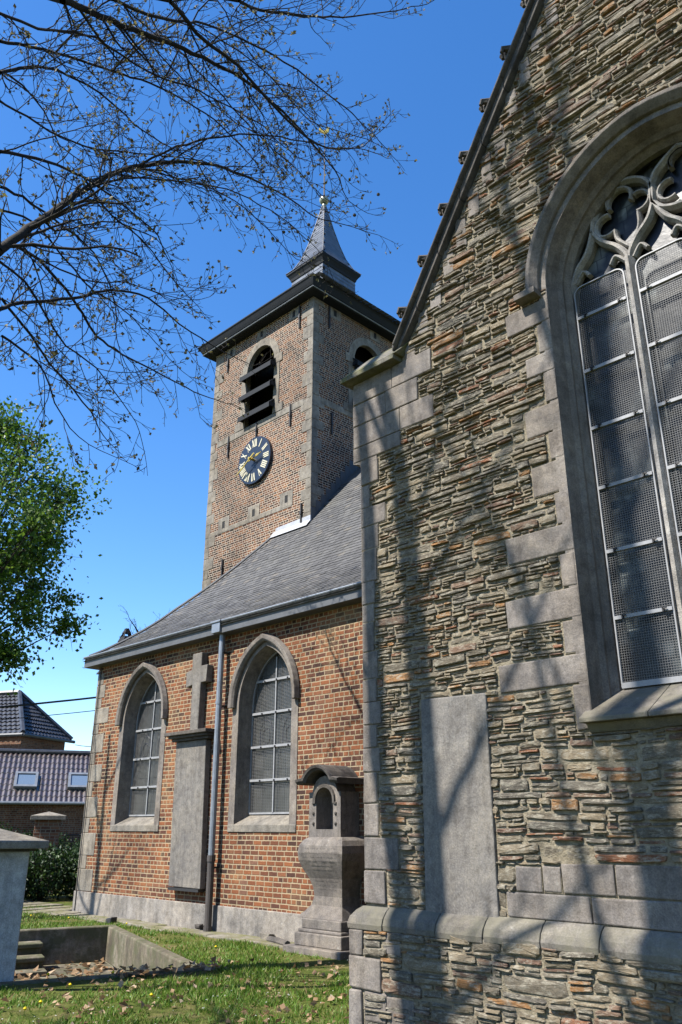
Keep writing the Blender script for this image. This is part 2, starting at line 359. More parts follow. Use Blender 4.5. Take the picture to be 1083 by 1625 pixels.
def offset_poly(pts, d):
    n = len(pts); out = []
    for i in range(n):
        def nrm(a, b):
            dx, dz = b[0]-a[0], b[1]-a[1]; l = math.hypot(dx, dz) or 1; return (-dz/l, dx/l)
        n1 = nrm(pts[i-1], pts[i]) if i > 0 else nrm(pts[i], pts[i+1])
        n2 = nrm(pts[i], pts[i+1]) if i < n-1 else n1
        mx, mz = n1[0]+n2[0], n1[1]+n2[1]; l2 = mx*mx+mz*mz
        s = min(2/l2, 2.2) if l2 > 1e-6 else 1
        out.append((pts[i][0]+mx*s*d, pts[i][1]+mz*s*d))
    return out

def root_of(o):
    while o.parent: o = o.parent
    return o
def link_mesh(name, V, F, mats, parent=None, smooth=False, bevel=0, mi=None, recalc=True):
    me = bpy.data.meshes.new(name)
    loc = np.array(root_of(parent).location) if parent is not None else np.zeros(3)
    me.from_pydata((V-loc).tolist() if not isinstance(V, list) else [tuple(np.array(v)-loc) for v in V], [], F)
    if recalc:
        import bmesh
        bm = bmesh.new(); bm.from_mesh(me); bmesh.ops.recalc_face_normals(bm, faces=bm.faces); bm.to_mesh(me); bm.free()
    if not isinstance(mats, (list, tuple)): mats = [mats]
    for m_ in mats: me.materials.append(M[m_])
    if mi is not None and len(mats) > 1: me.polygons.foreach_set('material_index', mi)
    if smooth: me.polygons.foreach_set('use_smooth', [True]*len(me.polygons))
    # box-projected UV in metres
    uvl = me.uv_layers.new(name='UVMap')
    nl = len(me.loops)
    li = np.empty(nl, np.int32); me.loops.foreach_get('vertex_index', li)
    co = np.empty(len(me.vertices)*3); me.vertices.foreach_get('co', co); co = co.reshape(-1, 3)+loc
    nr = np.empty(len(me.polygons)*3); me.polygons.foreach_get('normal', nr); nr = np.abs(nr.reshape(-1, 3))
    lt = np.empty(len(me.polygons), np.int32); me.polygons.foreach_get('loop_total', lt)
    ax = np.repeat(np.argmax(nr, axis=1), lt); p = co[li]
    u = np.where(ax == 0, p[:, 1], p[:, 0]); v = np.where(ax == 2, p[:, 1], p[:, 2])
    uvl.data.foreach_set('uv', np.stack([u, v], 1).ravel())
    me.update()
    o = bpy.data.objects.new(name, me); COL.objects.link(o)
    if parent is not None: o.parent = parent
    if bevel:
        b = o.modifiers.new('bevel', 'BEVEL'); b.width = bevel; b.segments = 2; b.limit_method = 'ANGLE'; b.angle_limit = math.radians(35)
    return o
def tag(o, label=None, cat=None, group=None, kind=None):
    if label: o['label'] = label
    if cat: o['category'] = cat
    if group: o['group'] = group
    if kind: o['kind'] = kind
    return o
def thing(name, label, cat, loc=(0, 0, 0), group=None):
    o = bpy.data.objects.new(name, None); COL.objects.link(o); o.location = loc; o.empty_display_size = 0.3
    return tag(o, label, cat, group)
def rebase(o, loc):
    """give a mesh that is a thing of its own an origin at its base"""
    loc = Vector(loc); d = np.array(loc)
    co = np.empty(len(o.data.vertices)*3); o.data.vertices.foreach_get('co', co)
    o.data.vertices.foreach_set('co', (co.reshape(-1, 3)-d).ravel()); o.location = loc; return o
def copy_tree(o, parent=None):
    c = o.copy(); COL.objects.link(c); c.parent = parent
    for ch in list(o.children): copy_tree(ch, c)
    return c
def arc_pts(cx, cz, r, a0, a1, n):
    return [(cx+r*math.cos(a0+(a1-a0)*i/n), cz+r*math.sin(a0+(a1-a0)*i/n)) for i in range(n+1)]
def lancet(xc, hw, zb, zs, c, n=12):
    """jamb - pointed arch - jamb, from bottom left round to bottom right"""
    R = hw+c; ap = math.acos(c/R)
    L = arc_pts(xc+c, zs, R, PI, PI-ap, n); Rr = arc_pts(xc-c, zs, R, ap, 0, n)
    return [(xc-hw, zb)]+L+Rr[1:]+[(xc+hw, zb)]

# ------------------------------------------------------------------ ground
PU = (-0.318, -0.948); PW = (-0.948, 0.318)          # the pit and the tomb lie askew to the church
def pit_pt(a, b): return (-9.40+PU[0]*a*1.0+PW[0]*b, 6.98+PU[1]*a+PW[1]*b)
PIT_A, PIT_B = 3.6, 5.0
g = MB()
outer = [(-60, -40), (30, -40), (30, 60), (-60, 60)]
hole = [pit_pt(0, 0), pit_pt(PIT_A, 0), pit_pt(PIT_A, PIT_B), pit_pt(0, PIT_B)]
big = [(-600, -600), (600, -600), (600, 600), (-600, 600)]
g.wall(outer, [hole], lambda a, b: (a, b, 0.0)); g.wall(big, [outer], lambda a, b: (a, b, 0.0))
ground = g.build('ground', 'soil', recalc=False); tag(ground, 'sunlit churchyard lawn with worn patches round the church', 'ground', kind='structure')

g = MB()
rp = random.Random(4)
x = -17.6
while x < -9.9:
    w = rp.uniform(0.7, 1.2); x1 = min(x+w, -9.7)
    g.jbox(x+.006, x1-.006, 8.83+rp.uniform(-.05, .05), 9.31, -0.06, 0.03+rp.uniform(-.008, .01), .012, rp); x = x1
for i in range(5):
    g.jbox(-18.0-i*.62, -17.43-i*.62, 8.5+rp.uniform(0, .2), 9.9, -0.06, 0.025+rp.uniform(0, .01), .02, rp)
path = g.build('path', 'paving', bevel=.01); tag(path, 'narrow paved strip along the foot of the brick wall', 'path', kind='structure')

# ------------------------------------------------------------------ church
church = thing('church', 'old church with brick nave, square clock tower and rubble stone transept gable', 'church', (-11, 10, 0))
YN = 9.346                                            # nave front
ZE = 5.10
def surround(w, d0=-0.0): return w

def nave_window(xc):
    hw, zb, zs, c = 0.715, 1.68, 3.72, 0.30
    p = lancet(xc, hw, zb, zs, c)
    rr = random.Random(int(xc*10))
    # dressed stone surround with splayed reveal
    b = MB()
    b.sweep(p, [(0.0, YN-.012), (0.165, YN-.012), (0.165, YN+.10), (-0.07, YN+.40), (-0.07, YN+.30)], True)
    w = b.build('lancet_window', 'bluestone', church)
    # joints cut as thin dark lines are left to the stone: separate voussoir hood
    b = MB()
    hp = [q for q in p if q[1] >= zs-.001]
    hp = [(hp[0][0], zs-.06)]+hp+[(hp[-1][0], zs-.06)]
    b.sweep(hp, [(0.075, YN-.02), (0.075, YN-.075), (0.115, YN-.115), (0.185, YN-.125), (0.215, YN-.02)], True)
    b.build('hood_mould', 'bluestone', w, bevel=.008)
    b = MB()
    b.add([(xc-hw-.165, YN-.02, 1.57), (xc+hw+.165, YN-.02, 1.57), (xc+hw+.165, YN+.32, 1.57), (xc-hw-.165, YN+.32, 1.57),
           (xc-hw-.165, YN-.02, 1.685), (xc+hw+.165, YN-.02, 1.685), (xc+hw+.165, YN+.32, 1.865), (xc-hw-.165, YN+.32, 1.865)],
          [(0,3,2,1),(4,5,6,7),(0,1,5,4),(1,2,6,5),(2,3,7,6),(3,0,4,7)])
    b.build('sill', 'pale_stone', w, bevel=.008)
    gp = lancet(xc, hw-.06, 1.84, zs, c)
    b = MB(); b.wall(gp, [], lambda a, z: (a, YN+.325, z)); b.build('glazing', 'dim_glass', w, recalc=False)
    inner = lancet(xc, hw-.085, 1.87, zs, c)
    b = MB(); b.sweep(inner, [(0.0, YN+.255), (0.03, YN+.255), (0.03, YN+.28), (0.0, YN+.28)]); b.box(xc-hw+.08, xc+hw-.08, YN+.25, YN+.28, 1.855, 1.885)
    b.build('metal_frame', 'white_metal', w)
    def half_w(z):
        if z <= zs: return hw-.085
        R = hw-.085+c; return max(0, math.sqrt(max(0, R*R-(z-zs)**2))-c)
    for z in (2.41, 2.97, 3.55, 4.12):
        b = MB(); h = half_w(z); b.box(xc-h, xc+h, YN+.235, YN+.262, z-.02, z+.02)
        for fx in (-.55, .05, .6): b.box(xc+fx*h-.012, xc+fx*h+.012, YN+.218, YN+.236, z-.035, z+.006, 1)
        b.build('window_bar', ['white_metal', 'iron'], w)
    b = MB(); b.box(xc-.013, xc+.013, YN+.242, YN+.266, 1.88, 4.52); b.build('window_bar', 'white_metal', w)
    b = MB(); z = 1.90
    while z < 4.5:
        h = half_w(z)
        if h > .02: b.box(xc-h, xc+h, YN+.268, YN+.2735, z-.0026, z+.0026)
        z += .024
    x = -hw+.12
    while x < hw-.1:
        R = hw-.085+c; zt = zs+math.sqrt(max(0, R*R-(abs(x)+c)**2)); b.box(xc+x-.0025, xc+x+.0025, YN+.2740, YN+.278, 1.89, zt); x += .05
    b.build('wire_mesh', 'wire', w)
    for s in (-1, 1):                                   # little leaded arches with roundels in the third panel
        b = MB(); cx = xc+s*.31
        a = lancet(cx, .17, 2.99, 3.20, .12, 6); b.tube([(q[0], YN+.318, q[1]) for q in a], .012, 4)
        b.tube([(cx+.10*math.cos(t*PI/8), YN+.317, 3.15+.135*math.sin(t*PI/8)) for t in range(17)], .009, 4)
        b.prism([(cx-.05, 3.42), (cx+.05, 3.42), (cx, 3.52)], YN+.310, YN+.322)
        b.build('leaded_pattern', 'blue_lead', w)
    return w
W1, W2 = -15.13, -11.23
nave_window(W1); nave_window(W2)

# nave brick walls
b = MB()
def hole_of(xc): return lancet(xc, 0.715+.15, 1.60, 3.72, 0.30)
b.wall([(-17.15, 0), (-5.9, 0), (-5.9, ZE+.1), (-17.15, ZE+.1)], [hole_of(W1), hole_of(W2)], lambda a, z: (a, YN, z))
b.add([(-17.15, YN, 0), (-17.15, 20.2, 0), (-17.15, 20.2, ZE+.1), (-17.15, YN, ZE+.1)], [(0, 1, 2, 3)])
b.add([(-17.15, 20.2, 0), (1.4, 20.2, 0), (1.4, 20.2, ZE+.1), (-17.15, 20.2, ZE+.1)], [(0, 1, 2, 3)])
b.build('nave_wall', 'red_brick', church, recalc=False)
b = MB()                                                # rendered plinth, slightly proud
b.box(-17.18, -5.95, YN-.035, YN-.002, 0, .415); b.box(-17.18, -17.152, YN-.002, 20, 0, .415)
b.build('wall_plinth', 'plinth', church, bevel=.01)
b = MB(); rq = random.Random(9)                         # grey quoins at the west corner
z = .42
for h, w in ((.42, .62), (.26, .30), (.44, .58), (.30, .26), (.42, .52), (.30, .24), (.36, .56), (.24, .22), (.40, .50), (.22, .24), (.34, .60), (.22, .25), (.30, .36), (.26, .24)):
    if z+h > ZE: h = ZE-z
    if h > .05: b.jbox(-17.165, -17.15+w, YN-.010, YN+.05, z+.004, z+h-.004, .006, rq)
    z += h
b.build('corner_stones', 'pale_stone', church, bevel=.012)
b = MB(); b.tube([(-17.02, YN-.03, 5.3), (-17.02, YN-.03, 4.9), (-17.06, YN-.045, 3), (-17.05, YN-.045, .05)], .011, 5)
b.build('lightning_cable', 'iron', church)
b = MB()                                                # boxed eaves with gutter
b.box(-17.42, -5.75, 9.10, YN+.02, 5.045, 5.27); b.box(-17.42, -17.13, YN+.02, 20.3, 5.045, 5.27)
b.build('eaves_board', 'zinc_dark', church, bevel=.006)
b = MB(); b.tube([(-17.44, 9.085, 5.275), (-5.75, 9.085, 5.275)], .022, 8); b.box(-17.44, -5.75, 9.09, 9.2, 5.272, 5.284)
b.build('gutter', 'zinc', church)

# slated nave roof: bellcast front slope and hipped west end
PROF = [(9.06, 5.22), (9.5, 5.46), (9.95, 5.75), (10.4, 6.08), (10.75, 6.37), (11.15, 6.77), (11.5, 7.17), (14.75, 7.17+3.25*1.235)]
HIP = [(5.22, -17.44), (5.46, -17.2), (5.75, -16.96), (6.15, -16.93), (6.55, -16.80), (6.79, -16.58), (7.04, -16.17), (7.63, -15.46), (8.26, -15.06), (8.5, -14.93), (11.19, -12.9)]
HIP = [(5.22, -17.44), (5.55, -17.25), (5.85, -17.08), (6.15, -16.92), (6.55, -16.74), (6.79, -16.52), (7.04, -16.2), (7.63, -15.55), (8.26, -15.07), (8.5, -14.92), (11.19, -12.9)]
def zroof(y): return float(np.interp(y, [p[0] for p in PROF], [p[1] for p in PROF]))
def yroof(z): return float(np.interp(z, [p[1] for p in PROF], [p[0] for p in PROF]))
def xhip(z): return float(np.interp(z, [p[0] for p in HIP], [p[1] for p in HIP]))
sl = [0.0]
for i in range(1, len(PROF)): sl.append(sl[-1]+math.hypot(PROF[i][0]-PROF[i-1][0], PROF[i][1]-PROF[i-1][1]))
def at_s(s): return float(np.interp(s, sl, [p[0] for p in PROF])), float(np.interp(s, sl, [p[1] for p in PROF]))
b = MB(); rs = random.Random(21)
n = 40
zz = [5.22+(11.18-5.22)*i/n for i in range(n+1)]
for i in range(n):                                      # boarding under the slates
    z0, z1 = zz[i], zz[i+1]
    A = (xhip(z0), yroof(z0), z0-.03); B = (xhip(z1), yroof(z1), z1-.03)
    b.add([A, (-5.72, A[1], A[2]), (-5.72, B[1], B[2]), B], [(0, 1, 2, 3)])
    b.add([A, B, (B[0], 29.5-B[1], B[2]), (A[0], 29.5-A[1], A[2])], [(0, 1, 2, 3)])
    b.add([(A[0], 29.5-A[1], A[2]), (-5.72, 29.5-A[1], A[2]), (-5.72, 29.5-B[1], B[2]), (B[0], 29.5-B[1], B[2])], [(0, 1, 2, 3)])
EXP = 0.125
s = 0.0; row = 0
while s < 6.6:
    y0, z0 = at_s(max(s-.02, 0)); y1, z1 = at_s(s+EXP+.05)
    xa = xhip(z0)+.0; x = xa-rs.uniform(0, .2)+(.09 if row % 2 else 0)
    while x < -5.75:
        w = .185+rs.uniform(-.025, .025)
        if x > xa-.12 and not (-17.9 < x < -13.7 and y0 > 12.62):
            l = rs.uniform(-.004, .006); j = rs.uniform(-.008, .008)
            t = .014+rs.uniform(0, .006)
            dy, dz = (y1-y0), (z1-z0); q = math.hypot(dy, dz); ny, nz = -dz/q, dy/q
            xl, xr = max(x+.003, xa-.01), x+w-.003
            lo = (y0+ny*t+dy/q*j, z0+nz*t+dz/q*j); lo2 = (y0+ny*(t-.012)+dy/q*j, z0+nz*(t-.012)+dz/q*j); hi = (y1+ny*.002, z1+nz*.002)
            sh = (xhip(z1)-xhip(z0)) if x < xa+.25 else 0
            b.add([(xl, lo2[0], lo2[1]), (xr, lo2[0], lo2[1]+l*.3), (xr, lo[0], lo[1]+l), (xl, lo[0], lo[1]), (xr, hi[0], hi[1]), (xl+max(0, sh), hi[0], hi[1])],
                  [(0, 1, 2, 3), (3, 2, 4, 5)])
        x += w
    s += EXP; row += 1
b.build('slate_roof', 'slate', church, recalc=False)
b = MB()
b.tube([(xhip(z)-.01, yroof(z)-.01, z+.03) for z in np.linspace(5.3, 8.6, 24)], .035, 6)
b.build('hip_flashing', 'zinc_dark', church)

# downpipe
dp = MB()
dp.tube([(-12.39, 9.22, 5.05), (-12.375, 9.205, 4.5), (-12.36, 9.2, 3.0), (-12.35, 9.2, 1.13)], .056, 12)
for z in (3.78,): dp.tube([(-12.37, 9.203, z-.03), (-12.37, 9.203, z+.03)], .064, 12)
dpo = dp.build('downpipe', 'zinc', church, smooth=False)
dp = MB(); dp.tube([(-12.35, 9.2, 1.16), (-12.345, 9.2, .02)], .062, 12); dp.tube([(-12.35, 9.2, 1.10), (-12.35, 9.2, 1.2)], .074, 12); dp.tube([(-12.345, 9.2, .0), (-12.345, 9.2, .1)], .075, 12)
tag(dp.build('pipe_foot', 'cast_iron', dpo), 'rusty dark cast iron foot of the downpipe')
dp = MB(); dp.box(-12.52, -12.27, 9.05, 9.26, 5.06, 5.25); dp.box(-12.545, -12.245, 9.03, 9.28, 5.25, 5.29)
dp.build('hopper', 'zinc', dpo, bevel=.008)
dp = MB()
for z in (3.72, 1.0, 4.7):
    dp = MB(); dp.box(-12.40, -12.32, 9.20, 9.35, z-.015, z+.015); dp.build('pipe_bracket', 'iron', dpo)

# ------------------------------------------------------------------ tower
TL, TR, TF = -17.955, -13.651, 12.6
TD = TR-TL; TB = TF+TD; TX, TY = (TL+TR)/2, (TF+TB)/2; TZ = 15.12
def belfry(c, hw=.60, zb=12.05, zs=13.74, h=.70, n=12):
    return [(c-hw, zb), (c-hw, zs)]+[(c+hw*math.cos(PI-PI*i/n), zs+h*math.sin(PI*i/n)) for i in range(1, n)]+[(c+hw, zs), (c+hw, zb)]
b = MB()
fr = [(TL, 0), (TR, 0), (TR, TZ), (TL, TZ)]
b.wall(fr, [belfry(-15.8)], lambda a, z: (a, TF, z))
b.wall([(TF, 0), (TB, 0), (TB, TZ), (TF, TZ)], [belfry(14.76)], lambda a, z: (TR, a, z))
b.add([(TL, TF, 0), (TL, TB, 0), (TL, TB, TZ), (TL, TF, TZ)], [(0, 1, 2, 3)])
b.add([(TL, TB, 0), (TR, TB, 0), (TR, TB, TZ), (TL, TB, TZ)], [(0, 1, 2, 3)])
b.build('tower_wall', 'tower_brick', church, recalc=False)

rt = random.Random(5)
def face_pt(face, u, d, z):
    """u along the face, d out of the wall"""
    return (u, TF-d, z) if face == 0 else (TR+d, u, z)
def fbox(b, face, u0, u1, d0, d1, z0, z1, j=.004):
    P = [face_pt(face, u, d, z) for z in (z0, z1) for u, d in ((u0, d1), (u1, d1), (u1, d0), (u0, d0))]
    P = [tuple(np.array(p)+np.array([rt.uniform(-j, j) for _ in range(3)])*(1 if abs(j) else 0)) for p in P]
    b.hexa(P)
b = MB()
def quoin_run(b, face, u_edge, sgn, zlo, zhi, wlo=.26, whi=.5):
    z = zlo; big = True
    while z < zhi-.05:
        h = rt.uniform(.24, .40); h = min(h, zhi-z); w = rt.uniform(.34, .46) if big else rt.uniform(.19, .26)
        a, c = (u_edge, u_edge+w) if sgn > 0 else (u_edge-w, u_edge)
        fbox(b, face, a, c, -.03, .012, z+.003, z+h-.003); z += h; big = not big
for args in ((0, TL-.012, 1, 7.0, TZ), (0, TR+.012, -1, 8.45, TZ), (1, TF-.010, 1, 8.6, TZ), (1, TB+.01, -1, 8.6, TZ)):
    b = MB(); quoin_run(b, *args); b.build('tower_quoins', 'pale_stone', church, bevel=.01)
for face, a, c in ((0, TL, TR), (1, TF, TB)):
    b = MB(); u = a+.3
    while u < c-.3:
        w = min(rt.uniform(.5, .95), c-.3-u)
        lo, hi = (11.86, 12.05) if face == 0 else (11.9, 12.09)
        if w > .05: fbox(b, face, u+.003, u+w-.003, -.03, .016, lo, hi, .003)
        u += w
    b.build('string_course', 'pale_stone', church, bevel=.008)
b = MB()
for u0, u1 in ((TL+.1, TL+1.3), (TL+1.3, TL+2.6), (TL+2.6, TL+3.6)):      # low course through the three vents
    fbox(b, 0, u0, u1, -.03, .010, 9.14, 9.27, .003)
b.build('string_course', 'pale_stone', church, bevel=.008)
def vent(face, u, z, s):
    b = MB()
    w = .23*s
    fbox(b, face, u-w, u-.055, -.03, .014, z-.2*s, z+.2*s, .003); fbox(b, face, u+.055, u+w, -.03, .014, z-.2*s, z+.2*s, .003)
    fbox(b, face, u-.055, u+.055, -.03, .014, z-.2*s, z-.1, .001); fbox(b, face, u-.055, u+.055, -.03, .014, z+.1, z+.2*s, .001)
    o = b.build('vent_hole', 'pale_stone', church, bevel=.006)
    b = MB(); fbox(b, face, u-.06, u+.06, .003, .006, z-.105, z+.105, 0); b.build('shade_plate', 'shade_black', o)  # black plate on the wall face, painted in for the hole's shade
for u, z in ((-14.43, 14.87), (-15.81, 14.86), (-17.21, 14.86)): vent(0, u, z, .85)
for u, z in ((-14.55, 9.39), (-15.85, 9.37), (-17.14, 9.37)): vent(0, u, z, 1.05)
for u, z in ((13.42, 14.9), (15.04, 14.93), (16.4, 14.93)): vent(1, u, z, .9)
def anchor(face, u, z0, z1):
    b = MB(); fbox(b, face, u-.018, u+.018, .012, .05, z0, z1, 0); fbox(b, face, u-.03, u+.03, .03, .065, (z0+z1)/2-.04, (z0+z1)/2+.04, 0)
    b.build('wall_anchor', 'iron', church)
for u, a, c in ((-17.33, 14.23, 14.70), (-14.17, 14.27, 15.0), (-14.455, 11.41, 12.06), (-15.85, 11.58, 12.02), (-17.09, 11.37, 12.03), (-13.96, 8.6, 9.11), (-17.07, 7.87, 8.36)): anchor(0, u, a, c)
for u, a, c in ((13.18, 14.31, 15.02), (13.285, 11.13, 11.75), (16.3, 11.13, 11.75)): anchor(1, u, a, c)

def bell_opening(face, uc):
    b = MB(); hw, zb, zs, h = .60, 12.05, 13.74, .70
    n = 14; sc = 1 if face == 0 else 1
    def ring(o, d): 
        q = [(-hw-o, zb)]+[(-(hw+o)*math.cos(PI*i/n), zs+(h+o)*math.sin(PI*i/n)) for i in range(n+1)]+[(hw+o, zb)]
        return [face_pt(face, uc+a, d, z) for a, z in q]
    A, B, C, D = ring(0, .02), ring(.23, .02), ring(.23, -.02), ring(0, -.13)
    m = len(A)
    b.add(A+B+C+D, [(i, i+1, m+i+1, m+i) for i in range(m-1)]+[(m+i, m+i+1, 2*m+i+1, 2*m+i) for i in range(m-1)]+[(3*m+i, 3*m+i+1, i+1, i) for i in range(m-1)])
    for s in (-1, 1):
        a, c = (uc+s*(hw), uc+s*(hw+.34)); a, c = min(a, c), max(a, c)
        fbox(b, face, a, c, -.02, .03, zs-.14, zs+.12, .003)
        a, c = (uc+s*(hw), uc+s*(hw+.42)); a, c = min(a, c), max(a, c)
        fbox(b, face, a, c, -.02, .03, zb, zb+.24, .003)
    o = b.build('bell_opening', 'pale_stone', church, bevel=.006)
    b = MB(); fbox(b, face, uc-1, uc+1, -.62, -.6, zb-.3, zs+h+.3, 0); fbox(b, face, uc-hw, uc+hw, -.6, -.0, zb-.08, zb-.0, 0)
    b.build('painted_shade', 'shade_black', o)  # black sheet and floor paint the belfry's inner shade behind the louvres
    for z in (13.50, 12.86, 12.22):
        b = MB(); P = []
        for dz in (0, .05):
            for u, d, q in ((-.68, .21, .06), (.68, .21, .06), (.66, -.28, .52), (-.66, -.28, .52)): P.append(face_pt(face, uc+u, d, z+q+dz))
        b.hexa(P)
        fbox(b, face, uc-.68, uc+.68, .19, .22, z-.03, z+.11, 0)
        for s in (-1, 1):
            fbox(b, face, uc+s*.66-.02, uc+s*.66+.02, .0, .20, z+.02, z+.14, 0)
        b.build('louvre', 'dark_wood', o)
bell_opening(0, -15.8); bell_opening(1, 14.76)

# cornice
b = MB()
def sq_ring(b, prof, cx=TX, cy=TY, hs=TD/2):
    m = len(prof); vs = []
    for off, z in prof:
        s_ = hs+off; vs += [(cx-s_, cy-s_, z), (cx+s_, cy-s_, z), (cx+s_, cy+s_, z), (cx-s_, cy+s_, z)]
    fs = [(i*4+q, i*4+(q+1) % 4, (i+1)*4+(q+1) % 4, (i+1)*4+q) for i in range(m-1) for q in range(4)]
    fs += [(0, 1, 2, 3), tuple((m-1)*4+q for q in (3, 2, 1, 0))]
    b.add(vs, fs)
sq_ring(b, [(-.05, 15.05), (.28, 15.05), (.30, 15.07), (.30, 15.11), (.325, 15.14), (.36, 15.21), (.40, 15.30), (.43, 15.34), (.43, 15.37), (.2, 15.40)])
b.build('tower_cornice', 'dark_wood', church)
b = MB()
for a, c in (((TL-.31, TF-.31), (TR+.31, TF-.31)), ((TR+.31, TF-.31), (TR+.31, TB+.31))):
    b.tube([(*a, 15.085), (*c, 15.085)], .016, 6)
b.build('cornice_trim', 'zinc', church)

# slated skirt roof, lantern and spirelet: rows of slates on square concave profiles
SX, SY = -15.67, 14.88
def square_slates(b, prof, cx, cy, exp=.13, wid=.17, rnd=rt):
    L = [0.0]
    for i in range(1, len(prof)): L.append(L[-1]+math.hypot(prof[i][0]-prof[i-1][0], prof[i][1]-prof[i-1][1]))
    def at(s): return float(np.interp(s, L, [p[0] for p in prof])), float(np.interp(s, L, [p[1] for p in prof]))
    s = 0; row = 0
    while s < L[-1]-.01:
        h0, z0 = at(s); h1, z1 = at(min(s+exp+.02, L[-1]))
        for f in range(4):
            c, sn = ((1, 0), (0, 1), (-1, 0), (0, -1))[f]
            nseg = max(1, int(round(2*h0/wid)))
            for i in range(nseg):
                a0 = -1+2*(i+(.5 if row % 2 else 0))/nseg; a1 = a0+2/nseg
                a0, a1 = max(a0, -1), min(a1, 1)
                if a0 >= 1: continue
                t = .012+rnd.uniform(0, .006)
                def pt(u, h, z): return (cx+u*c+h*sn, cy+u*sn-h*c, z)
                b.add([pt(a0*(h0+t)+.002, h0+t, z0), pt(a1*(h0+t)-.002, h0+t, z0), pt(a1*h1, h1+.001, z1), pt(a0*h1, h1+.001, z1)], [(0, 1, 2, 3)])
        s += exp; row += 1
b = MB()
square_slates(b, [(TD/2+.44, 15.37), (1.9, 15.52), (1.4, 15.72), (1.0, 16.02), (.82, 16.4), (.74, 16.9)], SX+.0, SY, .14)
b.build('tower_roof', 'spire_slate', church, recalc=False)
b = MB(); square_slates(b, [(.74, 16.6), (.71, 17.2), (.70, 17.82)], SX, SY, .13, .18)
lant = b.build('lantern', 'spire_slate', church, recalc=False)
b = MB(); sq_ring(b, [(-.1, 17.78), (.03, 17.78), (.05, 17.86), (.10, 17.95), (.14, 18.0), (.14, 18.06), (-.05, 18.08)], SX, SY, .70)
b.build('lantern_cornice', 'dark_wood', lant)
b = MB(); square_slates(b, [(.84, 18.06), (.66, 18.25), (.50, 18.62), (.36, 19.15), (.22, 19.8), (.10, 20.45), (.05, 20.76)], SX, SY, .12, .15)
spire = b.build('spire', 'spire_slate', church, recalc=False)
b = MB()
for sx, sy in ((1, -1), (1, 1), (-1, -1), (-1, 1)):
    b.tube([(SX+sx*h, SY+sy*h, z) for h, z in [(.85, 18.07), (.675, 18.27), (.512, 18.64), (.37, 19.17), (.23, 19.82), (.11, 20.46), (.05, 20.8)]], .014, 5)
b.build('hip_roll', 'zinc_dark', spire)
b = MB(); b.lathe((SX, SY), [(.05, 20.72), (.07, 20.85), (.05, 20.9)]+[(.165*math.sin(PI*i/10), 21.04-.155*math.cos(PI*i/10)) for i in range(1, 10)]+[(.03, 21.2)], 18)
b.build('finial_ball', 'ball', spire, smooth=True)
b = MB(); b.tube([(SX, SY, 21.15), (SX, SY, 23.9)], [.03, .014], 6); b.tube([(SX-.22, SY-.22, 22.55), (SX+.22, SY+.22, 22.55)], .014, 5); b.tube([(SX-.15, SY-.15, 22.75), (SX+.15, SY+.15, 22.35)], .012, 5)
b.build('weathervane_rod', 'iron', spire)
b = MB()                                                # gilded cockerel
ck = [(-.34, .16), (-.30, .34), (-.22, .40), (-.20, .22), (-.06, .12), (.08, .16), (.16, .30), (.22, .36), (.29, .33), (.25, .28), (.24, .14), (.16, 0), (.05, -.08), (.03, -.16), (-.03, -.16), (-.05, -.08), (-.18, 0), (-.27, .06)]
vs = []
for d in (-.025, .025): vs += [(SX+a*.45+d*.5, SY+a*.40-d, 23.98+z*.6) for a, z in ck]
n = len(ck); b.add(vs, [tuple(range(n)), tuple(range(2*n-1, n-1, -1))]+[(i, (i+1) % n, n+(i+1) % n, n+i) for i in range(n)])
b.build('weathercock', 'gold', spire)
# lead soaker where the roof meets the tower
b = MB()
b.hexa([(-14.95, TF-.02, 8.50), (TR+.02, TF-.02, 8.50), (TR+.02, TF+.01, 8.50), (-14.95, TF+.01, 8.50), (-14.90, TF-.02, 8.70), (TR+.02, TF-.02, 8.72), (TR+.02, TF+.01, 8.72), (-14.90, TF+.01, 8.70)])
b.add([(-15.0, TF-.16, 8.415), (TR+.03, TF-.16, 8.415), (TR+.03, TF-.02, 8.60), (-15.0, TF-.02, 8.60)], [(0, 1, 2, 3)])
b.build('roof_flashing', 'lead', church)
b = MB(); y = TF
while y < 15:
    h = .17; b.hexa([(TR-.01, y, zroof(y)-.1), (TR+.018, y, zroof(y)-.1), (TR+.018, y+h, zroof(y+h)-.1), (TR-.01, y+h, zroof(y+h)-.1), (TR-.01, y, zroof(y)+.42), (TR+.018, y, zroof(y)+.42), (TR+.018, y+h-.01, zroof(y)+.42), (TR-.01, y+h-.01, zroof(y)+.42)]); y += h
b.build('stepped_flashing', 'zinc_dark', church)

# clock
ckx, ckz, ckr = -15.82, 10.865, .675
b = MB(); n = 48
b.add([(ckx+ckr*math.cos(2*PI*i/n), TF-d, ckz+ckr*math.sin(2*PI*i/n)) for d in (.09, .0) for i in range(n)],
      [tuple(range(n)), ]+[(i, (i+1) % n, n+(i+1) % n, n+i) for i in range(n)])
clock = b.build('clock_face', 'clock_blue', church)
ROM = ['XII', 'I', 'II', 'III', 'IIII', 'V', 'VI', 'VII', 'VIII', 'IX', 'X', 'XI']
def stroke(b, p, q, w, y0, y1, f):
    d = (q[0]-p[0], q[1]-p[1]); l = math.hypot(*d); nx, nz = -d[1]/l*w/2, d[0]/l*w/2
    A = [f(p[0]+nx, p[1]+nz), f(q[0]+nx, q[1]+nz), f(q[0]-nx, q[1]-nz), f(p[0]-nx, p[1]-nz)]
    b.hexa([(a, y0, z) for a, z in A]+[(a, y1, z) for a, z in A])
